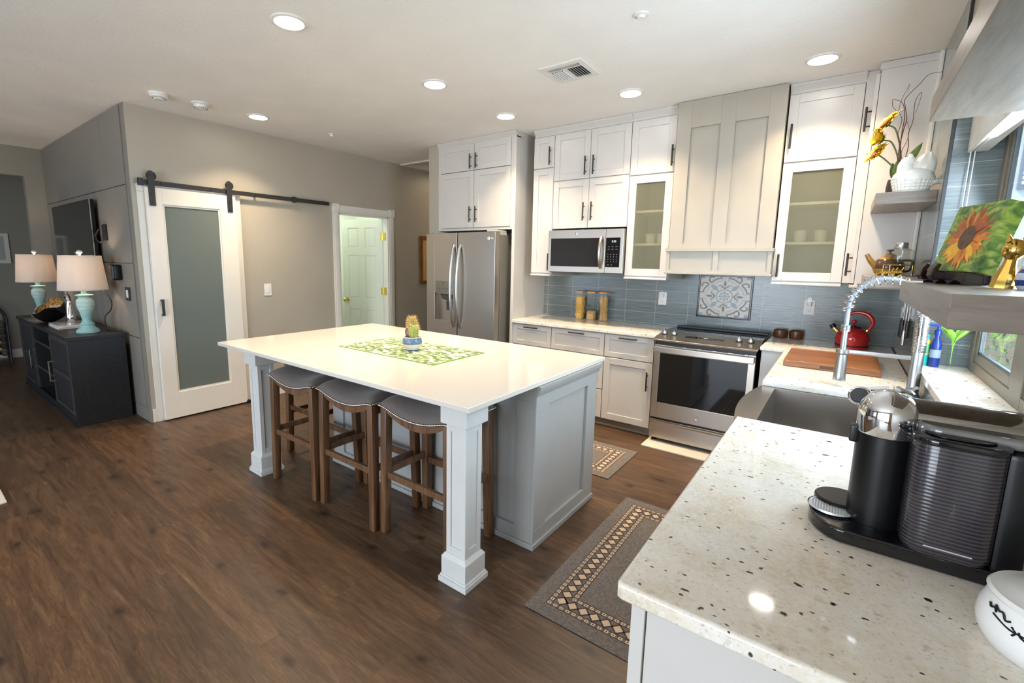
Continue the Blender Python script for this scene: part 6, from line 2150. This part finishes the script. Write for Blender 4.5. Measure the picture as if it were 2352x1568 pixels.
# bowl, books, figurine
t = thing('shell_bowl', 'black bowl with a mottled gold inside, tipped up on the console', 'bowl', (-6.55, 1.12, .80))
bc = Vector((-6.60, 1.12, .80))
rt = Matrix.Rotation(R(20), 3, 'Y') @ Matrix.Rotation(R(30), 3, 'X')
def sh(o_):
    def fn(u, v):
        a = 2 * PI * u
        k = .17 - o_
        lip = .05 * math.cos(a) + .025 * math.cos(2 * a + .8) + .012 * math.cos(5 * a)
        r_ = k * math.sin(PI / 2 * v) ** .8
        return bc + Vector((0, 0, .012 + o_)) + rt @ Vector((r_ * math.cos(a) * 1.1, r_ * math.sin(a) * .85, (.15 - o_) * v ** 2.2 + lip * v ** 2 + .0))
    return fn
b = MB(); b.surf(sh(0), 60, 18)
zmin = min(v_.co.z for v_ in b.bm.verts); bmesh.ops.translate(b.bm, verts=b.bm.verts[:], vec=(0, 0, .8003 - zmin))
b.build('shell', plain('black_lacquer', (.008, .007, .007), .08, coat=.4), t)
b = MB(); b.surf(lambda u, v: sh(.004)(u, v), 60, 18); bmesh.ops.translate(b.bm, verts=b.bm.verts[:], vec=(0, 0, .8003 - zmin + .001))
b.build('lining', spots('mottled_gold_leaf', (.48, .27, .08), (.10, .04, .015), 45, .25, .45, .25), t)
for i, (z, dx, cl, lab) in enumerate(((.80, 0, (.62, .60, .56), 'pale thin book at the bottom of the pair on the console'), (.817, .015, (.45, .46, .45), 'grey-white thin book on top of the pair, under the silver figurine'))):
    t = thing('book', lab, 'book', (-6.02 + dx, 1.08, z), 'books under the figurine')
    b = MB(); b.box(-6.22 + dx, -5.83 + dx, .985, 1.235, z + .0003, z + .003); b.box(-6.22 + dx, -5.83 + dx, .985, 1.235, z + .0135, z + .0165); b.box(-6.22 + dx, -5.83 + dx, 1.232, 1.235, z + .0003, z + .0165); b.build('cover', plain('book_cover', cl, .4), t)
    b = MB(); b.box(-6.215 + dx, -5.835 + dx, .99, 1.231, z + .003, z + .0135); b.build('pages', plain('book_pages', (.72, .70, .64), .8), t)
t = thing('silver_figurine', 'silver long-necked animal figurine standing on the books', 'figurine', (-6.0, 1.12, .8335))
fc_ = Vector((-6.0, 1.12, .8337))
b = MB()
b.lathe([(0, 0), (.045, 0), (.045, .006), (.03, .012), (0, .013)], fc_, 24)
b.tube(spline([fc_ + Vector((0, 0, .01)), fc_ + Vector((.012, 0, .06)), fc_ + Vector((.004, 0, .11)), fc_ + Vector((-.004, 0, .17)), fc_ + Vector((.0, 0, .22)), fc_ + Vector((-.022, -.005, .262)), fc_ + Vector((-.055, -.01, .262)), fc_ + Vector((-.085, -.015, .245))], 6),
       [.040 - .0005 * k for k in range(13)] + [.033 - .0011 * (k) for k in range(12)] + [.019] * 6 + [.0185, .021, .022, .021, .019, .017, .015, .0135, .012, .0105, .008, .004], seg=18)
b.build('body', M['chrome'], t)
b = MB()
for dx in (-.036, -.048): b.tube([fc_ + Vector((dx, -.01, .275)), fc_ + Vector((dx - .006, -.012, .305))], [.006, .003], seg=8); b.ball(fc_ + Vector((dx - .006, -.012, .307)), .0055, 8, 6)
b.build('horn', M['chrome'], t)

# hallway picture and far room
def picture(name, label, xw, y0, y1, z0, z1, fw, fm, mm, am, sx=1):
    t = thing(name, label, 'picture', (xw, (y0 + y1) / 2, (z0 + z1) / 2))
    xf_ = frame_xf((xw, 0, 0), (0, 1, 0), (1, 0, 0))
    b = MB(); b.xf = xf_
    b.box(y0 + fw - .002, y1 - fw + .002, 0, .024, z0, z0 + fw, bev=.005); b.box(y0 + fw - .002, y1 - fw + .002, 0, .024, z1 - fw, z1, bev=.005); b.box(y0, y0 + fw, 0, .025, z0, z1, bev=.005); b.box(y1 - fw, y1, 0, .025, z0, z1, bev=.005)
    b.build('frame', fm, t)
    b = MB(); b.xf = xf_; b.box(y0 + fw - .003, y1 - fw + .003, 0, .012, z0 + fw - .003, z1 - fw + .003); b.build('mat_board', mm, t)
    m_ = (y1 - y0) * .16
    b = MB(); b.xf = xf_; b.box(y0 + fw + m_, y1 - fw - m_, 0, .014, z0 + fw + m_ * 1.2, z1 - fw - m_ * 1.2); b.build('print', am, t)
picture('framed_picture', 'gold-brown framed print on the hallway wall left of the fridge', XL, 4.765, 5.28, 1.15, 1.835, .05, wood('gilt_brown_frame', (.10, .035, .010), (.24, .10, .03), (.42, .21, .06), 'z', .3), plain('amber_mat', (.62, .38, .14), .6), plain('tan_print', (.42, .30, .16), .6, var=.4, vs=12))
picture('framed_picture', 'white framed picture in the room beyond the left opening', -9.4995, .78, 1.195, 1.362, 1.782, .045, M['trim'], plain('grey_mat', (.42, .42, .40), .6), plain('grey_print_art', (.5, .5, .47), .6, var=.3, vs=10))

t = thing('wine_rack', 'black arched metal wine rack on the floor beyond the left opening', 'wine rack', (-9.28, .83, 0))
b = MB()
for x in (-9.16, -9.40):
    b.tube([(x, 1.03, 0), (x, 1.03, .60)] + [(x, .83 + .20 * math.cos(R(a)), .60 + .22 * math.sin(R(a))) for a in range(10, 171, 16)] + [(x, .63, .60), (x, .63, 0)], .012, seg=8)
    for k in range(6): b.tube([(x, .63, .06 + k * .1), (x, 1.03, .06 + k * .1)], .004, seg=6)
for y in (.63, 1.03):
    for z in (.02, .58): b.tube([(-9.16, y, z), (-9.40, y, z)], .006, seg=6)
b.build('frame', M['black'], t)
b = MB()
b.tube([(-9.16, .83 + .09 * math.cos(R(a)), .68 + .07 * math.sin(R(a))) for a in range(0, 360, 20)], .003, seg=6, closed=True)
b.build('scroll_ring', M['silver'], t)
bot = None
capc = [plain('gold_foil', (.65, .42, .10), .4), plain('red_foil', (.25, .02, .03), .4), plain('cream_foil', (.62, .58, .46), .5)]
labs = ['lowest wine bottle in the rack, cream capsule', 'second wine bottle from the bottom of the rack', 'middle wine bottle in the rack', 'fourth wine bottle from the bottom, red capsule', 'topmost wine bottle in the rack, gold capsule']
for k in range(5):
    y, z = .925, .102 + k * .1
    t = thing('wine_bottle', labs[k], 'bottle', (-9.3, y, z), 'wine bottles in the rack')
    b = MB(); b.lathe([(0, 0), (.036, 0), (.037, .004), (.037, .19), (.030, .215), (.015, .235), (.014, .27), (0, .27)], (-9.40, y, z), 20, (1, 0, 0)); b.build('glass', plain('dark_bottle_glass', (.008, .010, .006), .08), t)
    b = MB(); b.lathe([(.0150, .262), (.0158, .264), (.0158, .305), (0, .306)], (-9.40, y, z), 16, (1, 0, 0)); b.build('capsule', capc[(2, 0, 2, 1, 0)[k]], t)

# light switch by the pantry
t = thing('light_switch', 'white rocker light switch on the plain wall between the two doors', 'switch', (XL, 2.524, 1.163))
xs2 = frame_xf((XL, 0, 0), (0, 1, 0), (1, 0, 0))
b = MB(); b.xf = xs2; b.box(2.485, 2.563, 0, .007, 1.10, 1.226, bev=.003); b.build('cover_plate', M['whiteplastic'], t)
b = MB(); b.xf = xs2; b.box(2.507, 2.541, .004, .010, 1.13, 1.196, bev=.003); b.build('rocker', M['whiteplastic'], t)

# ================================================================ ceiling fittings
lens_m = emitter('lit_lens', (1, .93, .84), 26)
WARM = (1.0, .79, .54)
spots_ = ((-2.495, 1.49, 'round recessed ceiling light at the top left of the photo, largest'), (-2.475, 2.59, 'round recessed ceiling light above the island middle, second in the row from the camera'),
          (-2.485, 3.49, 'round recessed ceiling light nearest the fridge cabinet'), (-1.40, 3.56, 'round recessed ceiling light between the vent and the microwave cabinets'),
          (-.24, 3.66, 'round recessed ceiling light nearest the corner cabinets at the right'), (-4.33, 2.245, 'round recessed ceiling light nearest the barn door'))
rl = None
for i, (x, y, lab) in enumerate(spots_):
    if rl is None:
        t = thing('recessed_light', lab, 'ceiling light', (x, y, ZC), 'recessed ceiling lights')
        b = MB(); b.lathe([(.072, -.002), (.076, -.010), (.090, -.006), (.094, 0)], (x, y, ZC), 48, open_=True); b.build('trim_ring', M['whiteplastic'], t)
        b = MB(); b.lathe([(0, -.0045), (.074, -.0045), (.074, -.0015), (0, -.0015)], (x, y, ZC), 48); b.build('lens', lens_m, t)
        rl = t
    else:
        dup(rl, (x, y, ZC), None, lab)
    ld_ = bpy.data.lights.new('recessed_light_beam', 'AREA'); ld_.shape = 'DISK'; ld_.size = .14; ld_.energy = 12.5; ld_.color = WARM; ld_.spread = R(108)
    lo_ = bpy.data.objects.new('recessed_light_beam', ld_); COL.objects.link(lo_); lo_.location = (x, y, ZC - .012)
def detector(name, label, x, y, prof, extra=None):
    t = thing(name, label, 'smoke detector', (x, y, ZC))
    b = MB(); b.lathe(prof, (x, y, ZC), 40); b.build('housing', M['whiteplastic'], t)
    b = MB()
    for k in range(20):
        a = 2 * PI * k / 20; r_ = prof[-3][0] * 1.0
        b.box(x + r_ * math.cos(a) - .002, x + r_ * math.cos(a) + .002, y + r_ * math.sin(a) - .002, y + r_ * math.sin(a) + .002, ZC + prof[-3][1] - .003, ZC + prof[-3][1] + .003)
    b.build('grille_slots', M['darkgrey'], t)
detector('smoke_detector', 'white smoke detector on the ceiling, left one of the pair over the corner', -4.39, 1.492, [(0, 0), (.068, 0), (.068, -.016), (.062, -.020), (.060, -.032), (.040, -.036), (.034, -.046), (0, -.046)])
detector('smoke_detector', 'white domed smoke detector on the ceiling, right one of the pair', -4.37, 1.785, [(0, 0), (.070, 0), (.070, -.008), (.060, -.012), (.052, -.016), (.046, -.040), (.03, -.046), (0, -.046)])
b = MB(); b.lathe([(0, 0), (.038, 0), (.038, -.005), (.032, -.008), (.020, -.009), (.018, -.02), (0, -.02)], (-.955, 2.51, ZC), 30)
tag(b.build('ceiling_cover', M['whiteplastic'], loc=(-.955, 2.51, ZC)), 'small round white cover plate on the ceiling near the vent', 'cover plate')
b = MB(); b.lathe([(0, 0), (.030, 0), (.030, -.004), (.016, -.008), (.014, -.022), (0, -.022)], (-4.30, 2.98, ZC), 24)
tag(b.build('ceiling_sensor', M['whiteplastic'], loc=(-4.3, 2.98, ZC)), 'tiny white round sensor on the ceiling above the plain wall', 'sensor')
# vent
t = thing('ceiling_vent', 'white square louvred air vent in the ceiling', 'vent', (-1.583, 2.94, ZC))
vx0, vx1, vy0, vy1 = -1.735, -1.43, 2.79, 3.09
b = MB()
w = .042
z0_, z1_ = ZC - .009, ZC
b.box(vx0, vx1, vy0, vy0 + w, z0_, z1_, bev=.003); b.box(vx0, vx1, vy1 - w, vy1, z0_, z1_, bev=.003)
b.box(vx0, vx0 + w, vy0 + w - .001, vy1 - w + .001, z0_ + .0003, z1_, bev=.003); b.box(vx1 - w, vx1, vy0 + w - .001, vy1 - w + .001, z0_ + .0003, z1_, bev=.003)
b.box(-1.59, -1.576, vy0 + w, vy1 - w, z0_ + .001, z1_); b.box(vx0 + w, vx1 - w, 2.872, 2.884, z0_ + .0006, z1_)
b.build('frame', M['whiteplastic'], t)
b = MB(); b.box(vx0 + .03, vx1 - .03, vy0 + .03, vy1 - .03, ZC - .0015, ZC - .0003); b.build('duct', M['black'], t)
b = MB()
for k in range(12):
    x = vx0 + w + .010 + k * .0178
    s_ = -1 if x < -1.583 else 1
    b.poly([(x - .004, 2.886, ZC - .002), (x - .004, 3.046, ZC - .002), (x + s_ * .009, 3.046, ZC - .016), (x + s_ * .009, 2.886, ZC - .016), (x - .002, 2.886, ZC - .002), (x - .002, 3.046, ZC - .002), (x + .002 + s_ * .009, 3.046, ZC - .016), (x + .002 + s_ * .009, 2.886, ZC - .016)],
           [(0, 1, 2, 3), (7, 6, 5, 4), (0, 3, 7, 4), (1, 5, 6, 2), (3, 2, 6, 7)])
for y in (2.838, 2.851, 2.864):
    b.poly([(vx0 + w, y, ZC - .002), (vx1 - w, y, ZC - .002), (vx1 - w, y - .009, ZC - .014), (vx0 + w, y - .009, ZC - .014), (vx0 + w, y + .002, ZC - .002), (vx1 - w, y + .002, ZC - .002), (vx1 - w, y - .007, ZC - .014), (vx0 + w, y - .007, ZC - .014)],
           [(0, 1, 2, 3), (7, 6, 5, 4), (3, 2, 6, 7)])
b.build('louvre', M['whiteplastic'], t)
# laundry room lamp
area_light('laundry_light', (-5.75, 4.0, 2.70), (-5.75, 4.0, 0), .8, .8, 32, (.92, 1.0, .88))
area_light('hall_light', (-4.35, 5.4, 2.72), (-4.35, 5.4, 0), .2, .2, 5, WARM)

# ================================================================ outdoors
b = MB(); b.box(.88, 14, -8, 22, -.16, -.06); b.box(-14, .88, -12, -3.7, -.16, -.02)
gr, nt, p = new_mat('gravel')
v = coords(nt); f = noise(nt, v, 22, 6, .7)
nt.links.new(ramp(nt, f, [(.3, (.20, .17, .14)), (.6, (.42, .37, .31)), (.8, (.60, .55, .48))]), p.inputs['Base Color']); p.inputs['Roughness'].default_value = 1
b.build('ground', gr, kind='structure')
def block_mat():
    m, nt, p = new_mat('garden_wall_block')
    v = coords(nt, rot=(R(-90), 0, 0))
    br = N(nt, 'ShaderNodeTexBrick', Scale=1.0); br.inputs['Brick Width'].default_value = .4; br.inputs['Row Height'].default_value = .2; br.inputs['Mortar Size'].default_value = .006
    br.inputs['Color1'].default_value = (.36, .29, .24, 1); br.inputs['Color2'].default_value = (.42, .35, .29, 1); br.inputs['Mortar'].default_value = (.28, .24, .2, 1)
    nt.links.new(v, br.inputs['Vector']); nt.links.new(br.outputs['Color'], p.inputs['Base Color']); p.inputs['Roughness'].default_value = .95
    return m
b = MB(); b.box(.9, 12, 9.0, 9.2, -.06, 1.75); b.box(.9, 12, 8.98, 9.22, 1.75, 1.80)
tag(b.build('garden_wall', block_mat(), loc=(6, 9.1, -.06)), 'tan block garden wall outside the kitchen window', 'wall')
t = thing('neighbour_house', 'pale blue-white house beyond the garden wall', 'house', (5.5, 14, -.06))
b = MB(); b.box(.9, 11, 13.0, 16, -.06, 6.5); b.build('wall', plain('pale_stucco', (.62, .68, .74), .9, var=.05, vs=3), t)
for x0_ in (1.6, 5.2):
    b = MB(); b.box(x0_ + .75, x0_ + 2.15, 12.94, 13.0, 2.95, 4.5); b.build('window', plain('house_window', (.20, .22, .26), .2), t)
    b = MB()
    for k in range(16): b.box(x0_ + .8, x0_ + 2.1, 12.92, 12.94, 3.02 + k * .09, 3.08 + k * .09)
    b.build('blind', plain('outside_blind', (.80, .80, .82), .6), t)
t = thing('garden_shrub', 'light green leafy shrub against the block wall outside the window', 'shrub', (2.0, 7.6, -.06))
b = MB()
for k in range(5): b.tube([(2.0, 7.6, -.06), (2.0 + .25 * math.cos(k * 1.3), 7.6 + .15 * math.sin(k * 1.3), .55), (2.0 + .55 * math.cos(k * 1.3), 7.55 + .25 * math.sin(k * 1.3), 1.05)], [.02, .015, .006], seg=6)
b.build('branches', plain('shrub_bark', (.14, .09, .06), .9), t)
b = MB(); rnd = random.Random(9)
for k in range(1500):
    d = Vector((rnd.gauss(0, .42), rnd.gauss(0, .24), rnd.gauss(0, .30)))
    c = Vector((2.0, 7.6, 1.0)) + d
    u = Vector((rnd.uniform(-1, 1), rnd.uniform(-1, 1), rnd.uniform(-1, 1))).normalized() * .045
    w_ = u.orthogonal().normalized() * .018
    b.poly([tuple(c - u), tuple(c + w_), tuple(c + u), tuple(c - w_)], [(0, 1, 2, 3)])
b.build('foliage', plain('shrub_leaf', (.26, .40, .14), .7, var=.4, vs=8), t)
